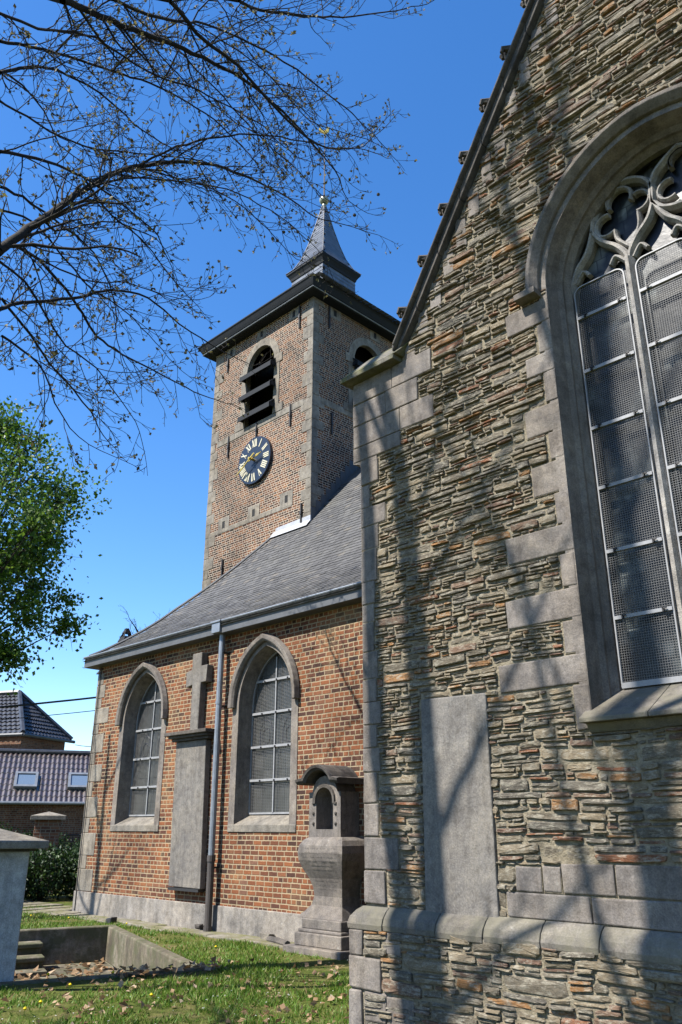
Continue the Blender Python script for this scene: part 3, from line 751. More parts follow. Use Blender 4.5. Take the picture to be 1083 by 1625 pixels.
for h in range(12):
    b = MB(); ang = PI/2-h*PI/6; rad = (math.cos(ang), math.sin(ang)); tan = (math.sin(ang), -math.cos(ang))
    def f(u, v): return (ckx+rad[0]*(.50+v)+tan[0]*u, ckz+rad[1]*(.50+v)+tan[1]*u)
    adv = {'I': .052, 'V': .105, 'X': .11}; tot = sum(adv[c] for c in ROM[h]); u = -tot/2
    for c in ROM[h]:
        w = adv[c]; uc = u+w/2; H = .115
        if c == 'I': stroke(b, (uc, -H), (uc, H), .034, TF-.10, TF-.085, f)
        if c == 'V': stroke(b, (uc-.04, H), (uc, -H), .034, TF-.10, TF-.085, f); stroke(b, (uc+.04, H), (uc, -H), .016, TF-.0995, TF-.086, f)
        if c == 'X': stroke(b, (uc-.042, H), (uc+.042, -H), .034, TF-.10, TF-.085, f); stroke(b, (uc+.042, H), (uc-.042, -H), .016, TF-.0995, TF-.086, f)
        u += w
    b.build('numeral', 'cream', clock)
def hand(deg, L, tail, w, y):
    b = MB(); a = PI/2-math.radians(deg); d = (math.cos(a), math.sin(a)); t = (-d[1], d[0])
    pr = [(-tail, w*.5), (-tail*.6, w*.9), (0, w*.7), (L*.35, w*.5), (L*.62, w*1.1), (L*.72, w*.6), (L, .004)]
    pts = [(ckx+d[0]*r+t[0]*s, ckz+d[1]*r+t[1]*s) for r, s in pr]+[(ckx+d[0]*r-t[0]*s, ckz+d[1]*r-t[1]*s) for r, s in reversed(pr)]
    b.prism(pts, y, y+.02); b.build('clock_hand', 'gold', clock)
hand(79, .42, .14, .032, TF-.20); hand(238, .66, .20, .024, TF-.25)
b = MB(); b.tube([(ckx, TF-.28, ckz), (ckx, TF-.08, ckz)], .035, 12); b.build('clock_boss', 'gold', clock)
# slim slate turret behind the hip
b = MB(); px, py = -18.3, 10.62
b.box(px-.40, -17.16, py-.40, py+.40, 0, 5.2)
b.build('stair_turret', 'red_brick', church)
b = MB(); square_slates(b, [(.46, 5.2), (.24, 5.7), (.03, 6.36)], px, py, .11, .16); b.build('turret_roof', 'dark_wood', church, recalc=False)

# ------------------------------------------------------------------ transept gable
YG = 6.0; GL, GC = -5.69, -2.10; GR = 2*GC-GL
SLOPE = 1.635
def zcop(x): return 6.658+(x+5.042)*SLOPE if x < GC else 6.658+(2*GC-x+5.042)*SLOPE
APZ = zcop(GC)
# big window outline (a slightly lopsided pointed arch, as built)
XA, XL, XR, ZSP = -2.09, -3.225, -0.63, 6.50
def garch(n=18):
    L = []
    for i in range(n+1):
        t = math.sin(PI/2*i/n) if False else i/n
        u = math.cos(PI/2*t); L.append((XA-(XA-XL)*u, ZSP+1.16*max(0, 1-u**1.9)**.55))
    R = []
    for i in range(1, n+1):
        t = 1-i/n; u = math.cos(PI/2*t); R.append((XA+(XR-XA)*u, ZSP+1.16*max(0, 1-u**1.7)**.57))
    return L+R
GA = garch()
ZB = 2.43
GW = [(XL-.0, ZB)]+GA+[(XR, ZB)]
def in_arch(x, z, m=0.0):
    if z < ZB-.10-m: return False
    if x < XL-m or x > XR+m: return False
    if z <= ZSP: return True
    dx = (XA-x)/(XA-XL+m) if x < XA else (x-XA)/(XR-XA+m)
    return z < ZSP+(1.16+m)*max(0, 1-min(1, abs(dx))**1.85)**.56

b = MB()
gp = [(GL+.01, 0), (GR-.01, 0), (GR-.01, 6.3), (2*GC+5.08, 6.3), (2*GC+5.08, zcop(-5.08)-.13), (GC, APZ-.13), (-5.08, zcop(-5.08)-.13), (-5.08, 6.3), (GL+.01, 6.3)]
b.wall(gp, [GW], lambda a, z: (a, YG+.011, z))
b.build('gable_core', 'mortar', church, recalc=False)
b = MB()
b.add([(GL, YG+.03, 0), (GL, 14, 0), (GL, 14, 6.3), (GL, YG+.03, 6.3)], [(0, 1, 2, 3)])
b.build('transept_wall', 'bluestone', church, recalc=False); b = MB(); b.add([(GR, YG+.03, 0), (GR, 14, 0), (GR, 14, 6.3), (GR, YG+.03, 6.3)], [(0, 1, 2, 3)])
b.build('transept_wall', 'bluestone', church, recalc=False)
b = MB()
for sx in (-1, 1):
    e = GC+sx*(GC-GL+.12); ze = zcop(GL-.12)-.42; b.add([(e, YG+.4, ze), (GC, YG+.4, APZ-.42), (GC, 14.5, APZ-.42), (e, 14.5, ze)], [(0, 1, 2, 3)])
b.build('transept_roof', 'slate', church, recalc=False)

# dressed stones: list of (x0, x1, z0, z1); also keeps rubble out of the way
Q = []
cq = [(1.29, 1.56, -5.26), (1.0, 1.28, -5.43), (1.57, 1.86, -5.50), (1.86, 2.14, -5.51), (2.14, 2.36, -5.47), (2.36, 2.58, -5.50), (2.58, 2.80, -5.44), (2.80, 3.02, -5.50), (3.02, 3.30, -5.48), (3.30, 3.60, -5.53), (3.60, 3.79, -5.52),
      (3.79, 4.03, -5.505), (4.03, 4.38, -5.465), (4.38, 4.64, -5.45), (4.64, 4.86, -5.335), (4.86, 5.12, -5.56), (5.13, 5.40, -5.435)]
for z0, z1, xr in cq:
    Q.append((GL, xr, z0, z1)); Q.append((2*GC-xr, GR, z0, z1))
jq = [(6.11, 6.36, -3.70), (5.79, 6.10, -3.37), (5.575, 5.78, -3.52), (5.26, 5.57, -3.35), (4.97, 5.25, -3.585), (4.69, 4.96, -3.365), (4.385, 4.68, -3.57), (4.085, 4.375, -3.362),
      (3.825, 4.075, -3.89), (3.52, 3.81, -3.37), (3.25, 3.51, -3.94), (2.97, 3.24, -3.41), (2.725, 2.96, -4.065), (2.36, 2.715, -3.37)]
for z0, z1, xl in jq:
    Q.append((xl, XL, z0, z1)); Q.append((XR, XR+(XL-xl), z0, z1))
kn = [(6.16, 6.43, -5.8, -5.2), (6.16, 6.43, -5.2, -4.645), (5.885, 6.155, -5.8, -5.3), (5.885, 6.155, -5.3, -4.84), (5.61, 5.88, -5.8, -5.1), (5.61, 5.88, -5.1, -4.64), (5.43, 5.605, -5.8, -5.1)]
for z0, z1, a, c in kn:
    Q.append((a, c, z0, z1)); Q.append((2*GC-c, 2*GC-a, z0, z1))
lw = [(1.18, 1.36, -4.04, -3.80), (1.18, 1.37, -3.79, -3.63), (1.18, 1.395, -3.62, -3.19), (1.18, 1.40, -3.18, -2.62), (1.18, 1.40, -2.61, -1.9), (1.18, 1.40, -1.89, -1.2),
      (.985, 1.17, -4.13, -3.40), (.985, 1.17, -3.39, -2.70), (.985, 1.17, -2.69, -1.9), (.985, 1.17, -1.89, -1.0)]
for z0, z1, a, c in lw: Q.append((a, c, z0, z1))
pq = [(.59, .80, -5.79, -5.62), (.33, .585, -5.79, -5.40), (.0, .325, -5.79, -5.63)]
rq = random.Random(12)
bm_ = MB()
runs = {}
for a, c, z0, z1 in Q:
    if z0 < .98: continue
    side = a < GC; xm = (a+c)/2; u = xm if side else 2*GC-xm
    nm = ('kneeler_blocks' if z0 > 5.41 and u < -4.7 else 'corner_quoins' if u < -5.2 else 'window_jamb_blocks' if z0 > 2.4 else 'base_blocks')
    runs.setdefault((nm, side or nm == 'base_blocks'), []).append((a, c, z0, z1))
for (nm, side), L_ in runs.items():
    b = MB()
    for a, c, z0, z1 in L_:
        d = rq.uniform(.0, .012); b.jbox(a+.003, c-.003, YG-d-.004, YG+.10, z0+.003, z1-.003, .006, rq); bm_.box(a, c, YG+.002, YG+.05, z0, z1)
    b.build(nm, 'bluestone', church, bevel=.010)
bm_.build('block_mortar', 'mortar', church)
b = MB()
for z0, z1, a, c in pq: b.jbox(a, c-.006, YG-.115, YG+.08, z0+.004, z1-.004, .008, rq)
for a, c, z0, z1 in ((-5.62, -5.36, .10, .32), (-5.35, -5.05, .05, .30), (-5.39, -5.18, .62, .80)): b.jbox(a, c, YG-.105, YG+.05, z0, z1, .012, rq)
b.build('plinth_blocks', 'bluestone', church, bevel=.014)

# rubble facing
LEDGER = (-4.955, -4.21, .96, 2.76)
def solid_at(x, z, m=0.0):
    if in_arch(x, z, .02): return True
    if LEDGER[0]-m < x < LEDGER[1]+m and LEDGER[2] < z < LEDGER[3]+m: return True
    for a, c, z0, z1 in Q:
        if a-m < x < c+m and z0-m*.6 < z < z1+m*.6: return True
    if z < .8:
        for z0, z1, a, c in pq:
            if a < x < c and z0 < z < z1: return True
    return False
rs = random.Random(77)
def wob(x, z, amp): return amp*noise.noise(Vector((x*1.15, z*2.3, 3.1)))+amp*.5*noise.noise(Vector((x*3.1, z*5.0, 9.7)))
def wobx(x, z, amp): return amp*noise.noise(Vector((x*2.0, z*1.7, 41.0)))
SV, SF = [], []
def stone(x0, x1, z0, z1, yf, blocky):
    if x1-x0 < .03 or z1-z0 < .012: return
    cx, cz = (x0+x1)/2, (z0+z1)/2; w, h = (x1-x0)/2, (z1-z0)/2
    nn = 16 if w > .12 else 12 if w > .06 else 9
    ex = rs.uniform(.15, .32) if blocky else rs.uniform(.26, .55)
    tilt = rs.uniform(-.5, .5)*min(.16, h/w*.5); ring = []
    for i in range(nn):
        t = 2*PI*(i+.5)/nn; c, s_ = math.cos(t), math.sin(t)
        ring.append((math.copysign(abs(c)**ex, c)*w*(1-rs.uniform(0, .07)), math.copysign(abs(s_)**ex, s_)*h*(1-rs.uniform(0, .22))+c*w*tilt))
    base = len(SV)
    def put(ax, az, y):
        X, Z = cx+ax, cz+az
        SV.append((X+wobx(X, Z, .02), y, Z+wob(X, Z, .022)))
    for ax, az in ring: put(ax, az, yf+.05)
    over = rs.uniform(-.2, .8)                           # slates mostly jut at the lower edge
    for ax, az in ring: put(ax*.985, az*.97, yf+rs.uniform(.001, .008)+over*.009*(az/h))
    for ax, az in ring: put(ax*.88+rs.uniform(-.006, .006), az*.80+rs.uniform(-.14, .14)*h, yf-rs.uniform(.0, .010)+over*.011*(az/h))
    put(rs.uniform(-.2, .2)*w, rs.uniform(-.2, .2)*h, yf-rs.uniform(.002, .014))
    for k_ in range(2):
        o = base+k_*nn
        for i in range(nn): SF.append((o+i, o+(i+1) % nn, o+nn+(i+1) % nn, o+nn+i))
    o = base+2*nn
    for i in range(nn): SF.append((o+i, o+(i+1) % nn, o+nn))
def rubble(zlo, zhi, xa, xb, yf0, amp):
    """fit stones one by one onto the lowest gap of the wall so far, as a mason would"""
    CW = .02; n = int((xb-xa)/CW); Hh = [zlo]*n
    BL = [(a-.006, c+.006, z0-.004, z1+.004) for a, c, z0, z1 in Q]+[(LEDGER[0], LEDGER[1], LEDGER[2]-.1, LEDGER[3])]
    if zlo < .5: BL = [(a, c, z0, z1) for z0, z1, a, c in pq]
    top = [min(zhi, zcop(xa+(i+.5)*CW)-.25) for i in range(n)]
    def bad(i, z): 
        x = xa+(i+.5)*CW
        for a, c, z0, z1 in BL:
            if a < x < c and z0-.002 <= z < z1: return z1
        if zlo > .5 and in_arch(x, z, .085 if z > ZSP-.06 else .0): return z+.03
        return None
    guard = 0
    while guard < 60000:
        guard += 1
        best = None
        for i in range(n):
            if Hh[i] < top[i]-.004 and (best is None or Hh[i] < Hh[best]-1e-6): best = i
        if best is None: break
        i = best; z = Hh[i]
        nb = bad(i, z+.003)
        if nb is not None:
            Hh[i] = nb+.004; continue
        j = i
        while j+1 < n and Hh[j+1] < z+.012 and top[j+1] > z and bad(j+1, z+.003) is None: j += 1
        run = j-i+1
        coarse = 1.3 if z < 2.6 else 1.0
        t = rs.random()
        h = (rs.uniform(.018, .036) if t < .45 else rs.uniform(.032, .058) if t < .85 else rs.uniform(.055, .10))*coarse
        w = int(max(.06, min(.46, h*rs.uniform(1.8, 7.5)))/CW)
        if run-w < 4: w = run
        if run > 40 and rs.random() < .3: w = min(w+6, run)
        # level up with whichever neighbour is close
        nbs = [Hh[q] for q in (i-1, i+w) if 0 <= q < n and Hh[q] > z+.02]
        if w == run and nbs:
            m_ = min(nbs)
            if m_-z < .15: h = m_-z
        for q in nbs:
            if abs(q-(z+h)) < .022: h = q-z
        # do not run up into dressed stone
        for st_ in range(8):
            hit = any(bad(q, z+h*f_) is not None for q in (i, i+w//2, i+w-1) for f_ in (.5, .98))
            if not hit: break
            h *= .8
        h = max(.018, h)
        for q in range(i, i+w): Hh[q] = z+h
        m = rs.uniform(.002, .0075)
        stone(xa+i*CW+m, xa+(i+w)*CW-m, z+m*.8, z+h-m*.8, yf0-rs.uniform(-.008, amp)*(1 if rs.random() < .85 else 1.5), rs.random() < .5)
rubble(.985, 11.5, GL+.03, GR-.03, YG+.004, .022)
rubble(0.0, .80, GL-.04, GR+.02, YG-.096, .024)
link_mesh('rubble_facing', np.array(SV), SF, 'rubble', church, recalc=False)
b = MB(); b.box(GL-.09, GR+.09, YG-.088, YG+.03, -.1, .80)
b.build('plinth_core', 'mortar', church)

# moulded plinth course
b = MB(); rq = random.Random(31)
prof = [(YG+.02, .985), (YG-.012, .985), (YG-.055, .955), (YG-.10, .90), (YG-.118, .845), (YG-.112, .80), (YG+.02, .795)]
x = GL-.115
while x < GR+.11:
    x1 = min(x+rq.uniform(.42, .85), GR+.115)
    if GR+.115-x1 < .2: x1 = GR+.115
    j = rq.uniform(-.005, .005)
    mm = len(prof); vs = [(xx, y+j, z+j) for xx in (x+.004, x1-.004) for y, z in prof]
    if x < GL: vs = [((GL-.0+max(-.115, (y-YG)*.95) if i < mm else xx), y, z) for i, (xx, y, z) in enumerate(vs)]
    b.add(vs, [tuple(range(mm)), tuple(range(2*mm-1, mm-1, -1))]+[(i, i+mm, (i+1) % mm+mm, (i+1) % mm) for i in range(mm)])
    x = x1
b.build('plinth_moulding', 'moulding_stone', church, bevel=.006)

# kneelers, coping and crockets on both slopes
for sx in (1, -1):
    def X(x): return x if sx > 0 else 2*GC-x
    b = MB()
    vs = [(-5.875, YG-.14, 6.43), (-5.06, YG-.14, 6.43), (-5.06, YG+.5, 6.43), (-5.875, YG+.5, 6.43), (-5.875, YG-.14, 6.485), (-5.06, YG-.14, 6.485), (-5.06, YG+.5, 6.485), (-5.875, YG+.5, 6.485)]
    b.hexa([(X(x), y, z) for x, y, z in vs])
    vs = [(-5.875, YG-.14, 6.486), (-5.03, YG-.14, 6.486), (-5.03, YG+.5, 6.486), (-5.875, YG+.5, 6.486), (-5.62, YG+.10, 6.76), (-4.86, YG+.10, 6.76), (-4.86, YG+.45, 6.76), (-5.62, YG+.45, 6.76)]
    b.hexa([(X(x), y, z) for x, y, z in vs])
    b.build('kneeler_cap', 'mossy_stone', church, bevel=.008)
    b = MB(); b.prism([(X(-5.8), 5.43), (X(-5.8), 5.50), (X(-5.45), 5.50), (X(-5.45), 5.36), (X(-5.69), 5.36), (X(-5.71), 5.40)], YG-.003, YG+.6)
    b.build('kneeler_corbel', 'bluestone', church)
    # coping: two stepped bands
    b = MB(); rq = random.Random(8)
    nseg = 9; xs = np.linspace(-5.08, GC, nseg+1)
    for i in range(nseg):
        x0, x1 = xs[i], xs[i+1]-.006
        for (o0, o1, y0, y1) in ((.0, -.036, YG-.13, YG+.55), (-.038, -.105, YG-.085, YG+.5)):
            vs = []
            for y in (y0, y1):
                vs += [(X(x0), y, max(6.46, zcop(x0)+o1*1.92)), (X(x1), y, zcop(x1)+o1*1.92), (X(x1), y, zcop(x1)+o0*1.92), (X(x0), y, zcop(x0)+o0*1.92)]
            b.hexa(vs)
    b.tube([(X(-5.06), YG-.132, zcop(-5.06)-.035), (X(GC), YG-.132, zcop(GC)-.035)], .016, 6)
    cop = b.build('gable_coping', 'dark_stone', church, bevel=.008)
    b = MB()
    for i in range(16):                                  # skew stones below the coping
        x0 = -5.0+i*.19; h = rq.uniform(.22, .45)
        b.jbox(min(X(x0+.01), X(x0+rq.uniform(.09, .17))), max(X(x0+.01), X(x0+.15)), YG-.01, YG+.06, zcop(x0)-.26-h*.6, zcop(x0)-.12, .01, rq)
    b.build('skew_stones', 'bluestone', church, bevel=.008)
    for cxp in (-4.89, -4.62, -4.28, -3.955, -3.66, -3.345, -3.02, -2.70, -2.4):
        pass
    for i in range(9):
        cx0 = -4.87+i*.318; z0 = zcop(cx0)
        b = MB(); nx, nz = -.853, .522; tx, tz = .522, .853    # outward normal and up-slope tangent
        def P(n_, t_, y): return (X(cx0+nx*n_+tx*t_), y, z0+nz*n_+tz*t_)
        yc = YG-.03
        b.tube([P(-.03, -.08, yc), P(.05, -.04, yc), P(.12, .01, yc), P(.165, .03, yc), P(.175, -.015, yc), P(.15, -.04, yc)], [.055, .05, .045, .045, .038, .022], 7)
        for dy in (-.075, .075):
            b.tube([P(-.02, .02, yc), P(.06, .03, yc+dy*.7), P(.115, .01, yc+dy*1.2), P(.10, -.04, yc+dy*1.35)], [.04, .04, .036, .02], 6)
        b.tube([P(-.02, .1, yc), P(.05, .10, yc), P(.10, .09, yc)], [.05, .04, .02], 6)
        b.build('crocket', 'dark_stone', cop)
b = MB(); b.lathe((GC, YG+.2), [(.16, APZ-.1), (.16, APZ+.3), (.22, APZ+.35), (.1, APZ+.5), (.14, APZ+.75), (.03, APZ+1.0)], 10)
b.build('gable_finial', 'dark_stone', church)

# ---- traceried window of the gable
b = MB()
b.sweep(GW, [(0.0, YG-.006), (.085, YG-.006), (.085, YG+.06), (-.10, YG+.36), (-.10, YG+.30), (-.060, YG+.235), (-.062, YG+.20), (-.030, YG+.155)])
gwin = b.build('traceried_window', 'bluestone', church)
b = MB()
hp = [(XL-.0, ZSP-.05)]+GA+[(XR, ZSP-.05)]
b.sweep(hp, [(.062, YG+.02), (.062, YG-.045), (.085, YG-.075), (.12, YG-.115), (.152, YG-.122), (.160, YG-.10), (.165, YG+.02)])
for s_, xe in ((-1, XL), (1, XR)):
    a, c = sorted((xe+s_*.062, xe+s_*.29)); b.box(a, c, YG-.13, YG+.02, ZSP-.115, ZSP-.05)
b.build('hood_mould', 'bluestone', gwin, bevel=.006)
b = MB()
for a, c in ((XL-.055, -2.72), (-2.715, -1.9), (-1.895, -1.2), (-1.195, XR+.055)):
    b.hexa([(a, YG-.13, 2.40), (c, YG-.13, 2.40), (c, YG+.36, 2.40), (a, YG+.36, 2.40), (a, YG-.13, 2.435), (c, YG-.13, 2.435), (c, YG+.36, 2.70), (a, YG+.36, 2.70)])
b.hexa([(XL-.03, YG-.01, 2.33), (XR+.03, YG-.01, 2.33), (XR+.03, YG+.3, 2.33), (XL-.03, YG+.3, 2.33), (XL-.03, YG-.07, 2.398), (XR+.03, YG-.07, 2.398), (XR+.03, YG+.3, 2.398), (XL-.03, YG+.3, 2.398)])
b.build('window_sill', 'moulding_stone', gwin, bevel=.006)
YT = YG+.36
def bar(b, pts, w, d=.15, y=YT):
    """chamfered stone rib following an x-z line"""
    b.sweep(pts, [(w/2, y+d/2), (w/2, y-.01), (w*.16, y-d/2), (-w*.16, y-d/2), (-w/2, y-.01), (-w/2, y+d/2)])
def smooth_pts(P, n=6):
    out = []
    for i in range(len(P)-1):
        p0 = P[max(i-1, 0)]; p1 = P[i]; p2 = P[i+1]; p3 = P[min(i+2, len(P)-1)]
        for j in range(n):
            t = j/n; t2 = t*t; t3 = t2*t
            out.append(tuple(.5*((2*p1[q])+(-p0[q]+p2[q])*t+(2*p0[q]-5*p1[q]+4*p2[q]-p3[q])*t2+(-p0[q]+3*p1[q]-3*p2[q]+p3[q])*t3) for q in (0, 1)))
    out.append(P[-1]); return out
MX = [-2.535, -1.93, -1.32]
for mx in MX:
    b = MB(); bar(b, [(mx, 2.60), (mx, 4.4), (mx, 6.60)], .10, .17); b.build('mullion', 'tracery_stone', gwin)
b = MB()
def mir(P): return [(2*MX[1]-x, z) for x, z in P]
curves = []
half = [
    [(-3.17, 6.30), (-3.13, 6.55), (-3.05, 6.74), (-2.93, 6.88), (-2.85, 7.08)],                    # first light, left rise
    [(-2.535, 6.50), (-2.55, 6.65), (-2.64, 6.80), (-2.77, 6.93), (-2.85, 7.08)],                   # first light, right rise
    [(-2.535, 6.50), (-2.51, 6.66), (-2.42, 6.80), (-2.30, 6.92), (-2.235, 7.07)],                  # between first and second light
    [(-2.85, 7.08), (-2.82, 7.22), (-2.73, 7.36), (-2.58, 7.46), (-2.42, 7.46), (-2.29, 7.38), (-2.22, 7.24), (-2.235, 7.07)],   # foiled head
    [(-1.93, 6.50), (-1.95, 6.62), (-2.03, 6.74), (-2.14, 6.86), (-2.235, 7.07)],
    [(-2.235, 7.07), (-2.235, 7.22), (-2.18, 7.36), (-2.06, 7.46), (-1.93, 7.53)],                  # central roundel, upper left
    [(-2.235, 7.07), (-2.17, 6.98), (-2.06, 6.92), (-1.93, 6.90)],
]
for P in half: curves += [P, mir(P)]
for P in curves: bar(b, smooth_pts(P, 5), .070, .115)
def lobe(cx, cz, r, a0, a1): return [(cx+r*math.cos(math.radians(a0+(a1-a0)*i/12)), cz+r*math.sin(math.radians(a0+(a1-a0)*i/12))) for i in range(13)]
cusps = [lobe(-2.55, 7.305, .125, 212, -32), lobe(-2.70, 7.085, .118, 75, 300), lobe(-2.365, 7.175, .105, 112, -105),
         smooth_pts([(-2.63, 6.99), (-2.615, 6.87), (-2.50, 6.72)], 4), smooth_pts([(-2.385, 7.06), (-2.40, 6.90), (-2.50, 6.72)], 4),
         smooth_pts([(-3.09, 6.60), (-3.0, 6.70), (-2.94, 6.63)], 4), smooth_pts([(-2.57, 6.60), (-2.66, 6.70), (-2.72, 6.63)], 4),
         smooth_pts([(-2.49, 6.60), (-2.41, 6.70), (-2.35, 6.63)], 4), smooth_pts([(-1.97, 6.60), (-2.06, 6.70), (-2.12, 6.63)], 4),
         lobe(-2.075, 7.13, .105, 70, 300), lobe(-1.93, 7.385, .105, 205, -25)]
for P in cusps:
    for R_ in (P, mir(P)): bar(b, R_, .042, .075)
b.build('tracery', 'tracery_stone', gwin)
b = MB(); b.wall([(XL+.06, 2.62)]+[(XA+(x-XA)*.945, ZSP+(z-ZSP)*.945) for x, z in GA]+[(XR-.06, 2.62)], [], lambda a, z: (a, YT+.062, z))
b.build('leaded_glazing', 'leaded_glass', gwin, recalc=False)
lights = [(-3.105, -2.592), (-2.478, -1.985), (-1.875, -1.375), (-1.265, -.76)]
for a, c in lights:
    b = MB(); r_ = .085; zt = 6.535
    loop = [(a, 2.70), (a, zt-r_)]+arc_pts(a+r_, zt-r_, r_, PI, PI/2, 5)[1:]+arc_pts(c-r_, zt-r_, r_, PI/2, 0, 5)+[(c, 2.70)]
    b.sweep(loop, [(0.003, YT-.055), (-.009, YT-.055), (-.009, YT-.03), (0.003, YT-.03)]); b.box(a, c, YT-.056, YT-.03, 2.69, 2.735)
    fr_ = b.build('light_frame', 'white_metal', gwin)
    for z in (6.185, 5.605, 5.015, 4.43, 3.842, 3.265):
        b = MB(); b.box(a+.01, c-.01, YT-.066, YT-.035, z-.015, z+.015)
        for u in (.18, .85): b.box(a+(c-a)*u-.006, a+(c-a)*u+.006, YT-.09, YT-.066, z-.022, z+.012, 1); b.box(a+(c-a)*u, a+(c-a)*u+.03, YT-.09, YT-.078, z-.0, z+.012, 1)
        b.build('cross_bar', ['white_metal', 'iron'], fr_)
    b = MB(); x = a+.028
    while x < c-.01: b.box(x-.0016, x+.0016, YT-.0420, YT-.0395, 2.72, zt-.015); x += .0205
    z = 2.745
    while z < zt-.02: b.box(a+.012, c-.012, YT-.0450, YT-.0425, z-.0016, z+.0016); z += .0205
    b.build('wire_screen', 'wire', fr_)

# ------------------------------------------------------------------ ledger slab set in the gable
b = MB()
b.hexa([(-4.965, YG-.02, .97), (-4.215, YG-.02, .955), (-4.215, YG+.09, .955), (-4.965, YG+.09, .97), (-4.935, YG-.02, 2.755), (-4.205, YG-.02, 2.742), (-4.205, YG+.09, 2.742), (-4.935, YG+.09, 2.755)])
led = rebase(b.build('ledger_slab', 'slab_stone', None, bevel=.012), (-4.59, YG, .96))
tag(led, 'tall worn grey grave slab built upright into the rubble stone gable', 'grave slab')
# brick packing beside it is part of the wall facing; memorial with cross on the nave wall
mem = thing('wall_memorial', 'tall grey wall memorial slab with cornice and stone cross beside the downpipe', 'memorial', (-13.16, YN, .65))
b = MB(); b.hexa([(-13.62, 9.22, .66), (-12.66, 9.22, .65), (-12.66, 9.34, .65), (-13.62, 9.34, .66), (-13.68, 9.22, 3.16), (-12.73, 9.22, 3.16), (-12.73, 9.34, 3.16), (-13.68, 9.34, 3.16)])
b.build('slab', 'slab_stone', mem, bevel=.012)
b = MB(); b.box(-13.60, -12.68, 9.20, 9.34, .60, .645); b.build('slab_ledge', 'iron', mem)
b = MB()
for (o, z0, z1) in ((.04, 3.165, 3.215), (.10, 3.216, 3.265), (.165, 3.266, 3.33)):
    b.box(-13.72-o*.7, -12.62+o*.7, 9.20-o, 9.343, z0, z1)
b.build('cornice', 'dark_stone', mem, bevel=.01)
b = MB(); b.prism([(-13.24, 3.332), (-12.98, 3.332), (-12.98, 4.22), (-12.81, 4.22), (-12.79, 4.54), (-12.985, 4.54), (-12.985, 4.80), (-13.285, 4.80), (-13.285, 4.50), (-13.47, 4.46), (-13.46, 4.17), (-13.25, 4.20)], 9.20, 9.343)
b.build('cross', 'slab_stone', mem, bevel=.012)

# bombe grave monument in the corner
mon = thing('grave_monument', 'dark grey waisted stone monument with arched niche, in the corner beside the gable', 'monument', (-9.3, 9.0, 0))
# half width and front distance by height
prof = [(.43, .47, 8.90), (.52, .38, 8.94), (.60, .315, 8.975), (.72, .285, 8.985), (.84, .30, 8.965), (.96, .345, 8.93), (1.08, .41, 8.87), (1.20, .455, 8.815), (1.30, .465, 8.79), (1.40, .45, 8.80), (1.47, .41, 8.84), (1.515, .345, 8.905)]
MXC = -9.30
b = MB(); vs = []
n = len(prof); sub = 5
def xr(yf): return -yf+.03
for z, hw, yf in prof:
    xr_ = -yf+.02; xl = xr_-2*hw
    for i in range(sub): vs.append((xl+(xr_-xl)*i/(sub-1), yf, z))
    vs += [(xr_, 9.343, z), (xl, 9.343, z)]
m = sub+2
fs = [(i*m+q, i*m+(q+1) % m, (i+1)*m+(q+1) % m, (i+1)*m+q) for i in range(n-1) for q in range(m)]+[tuple(range(m)), tuple(range((n-1)*m, n*m))]
b.add(vs, fs); b.build('pedestal', 'bluestone', mon, bevel=.006)
b = MB()
for a, c, y, z0, z1 in ((-9.86, -8.70, 8.68, -.05, .085), (-9.74, -8.79, 8.79, .086, .255), (-9.71, -8.83, 8.83, .256, .30), (-9.66, -8.86, 8.86, .301, .43)):
    b.box(a, c, y, 9.342, z0, z1)
b.build('base', 'bluestone', mon, bevel=.014)
b = MB()                                                # niche block with arched recess
nx0, nx1 = -9.63, -8.96; nc = (nx0+nx1)/2; nz = 2.02; nr_ = .18
ho = [(nc-nr_, 1.62)]+arc_pts(nc, nz, nr_, PI, 0, 10)+[(nc+nr_, 1.62)]
ou = [(nx0, 1.516), (nx1, 1.516), (nx1, 2.14)]+arc_pts(nc, 2.10, .27, .15, PI-.15, 8)+[(nx0, 2.14)]
b.wall(ou, [ho], lambda a, z: (a, 8.95, z))
m = len(ho); b.add([(x, 8.95, z) for x, z in ho]+[(x, 9.26, z) for x, z in ho], [(i, i+1, m+i+1, m+i) for i in range(m-1)]+[(m-1, 0, m, 2*m-1)]+[tuple(range(2*m-1, m-1, -1))])
m = len(ou); b.add([(x, 8.95, z) for x, z in ou]+[(x, 9.342, z) for x, z in ou], [(i, (i+1) % m, m+(i+1) % m, m+i) for i in range(m)])
nb = b.build('niche', 'bluestone', mon, recalc=False)
b = MB(); b.sweep([(nc-nr_-.005, 1.98)]+arc_pts(nc, nz, nr_+.005, PI, 0, 10)+[(nc+nr_+.005, 1.98)], [(0.0, 8.95), (0.0, 8.925), (.045, 8.915), (.05, 8.95)])
b.build('niche_moulding', 'dark_stone', nb)
for s_ in (-1, 1):
    for z in (1.70, 1.84, 1.98):
        b = MB(); b.lathe((nc+s_*(nr_+.055), 8.945), [(.006, z-.022), (.022, z-.012), (.022, z+.012), (.006, z+.022)], 8); b.build('stud', 'dark_stone', nb)
b = MB(); b.sweep([(nc-.44, 2.245), (nc-.37, 2.26)]+arc_pts(nc, 2.16, .285, PI*.88, PI*.12, 12)+[(nc+.37, 2.26), (nc+.44, 2.245)], [(0.0, 8.80), (0.035, 8.76), (.07, 8.75), (.085, 8.80), (.085, 9.342), (0, 9.342)])
b.build('arched_hood', 'dark_stone', mon)
b = MB(); rl = random.Random(6)
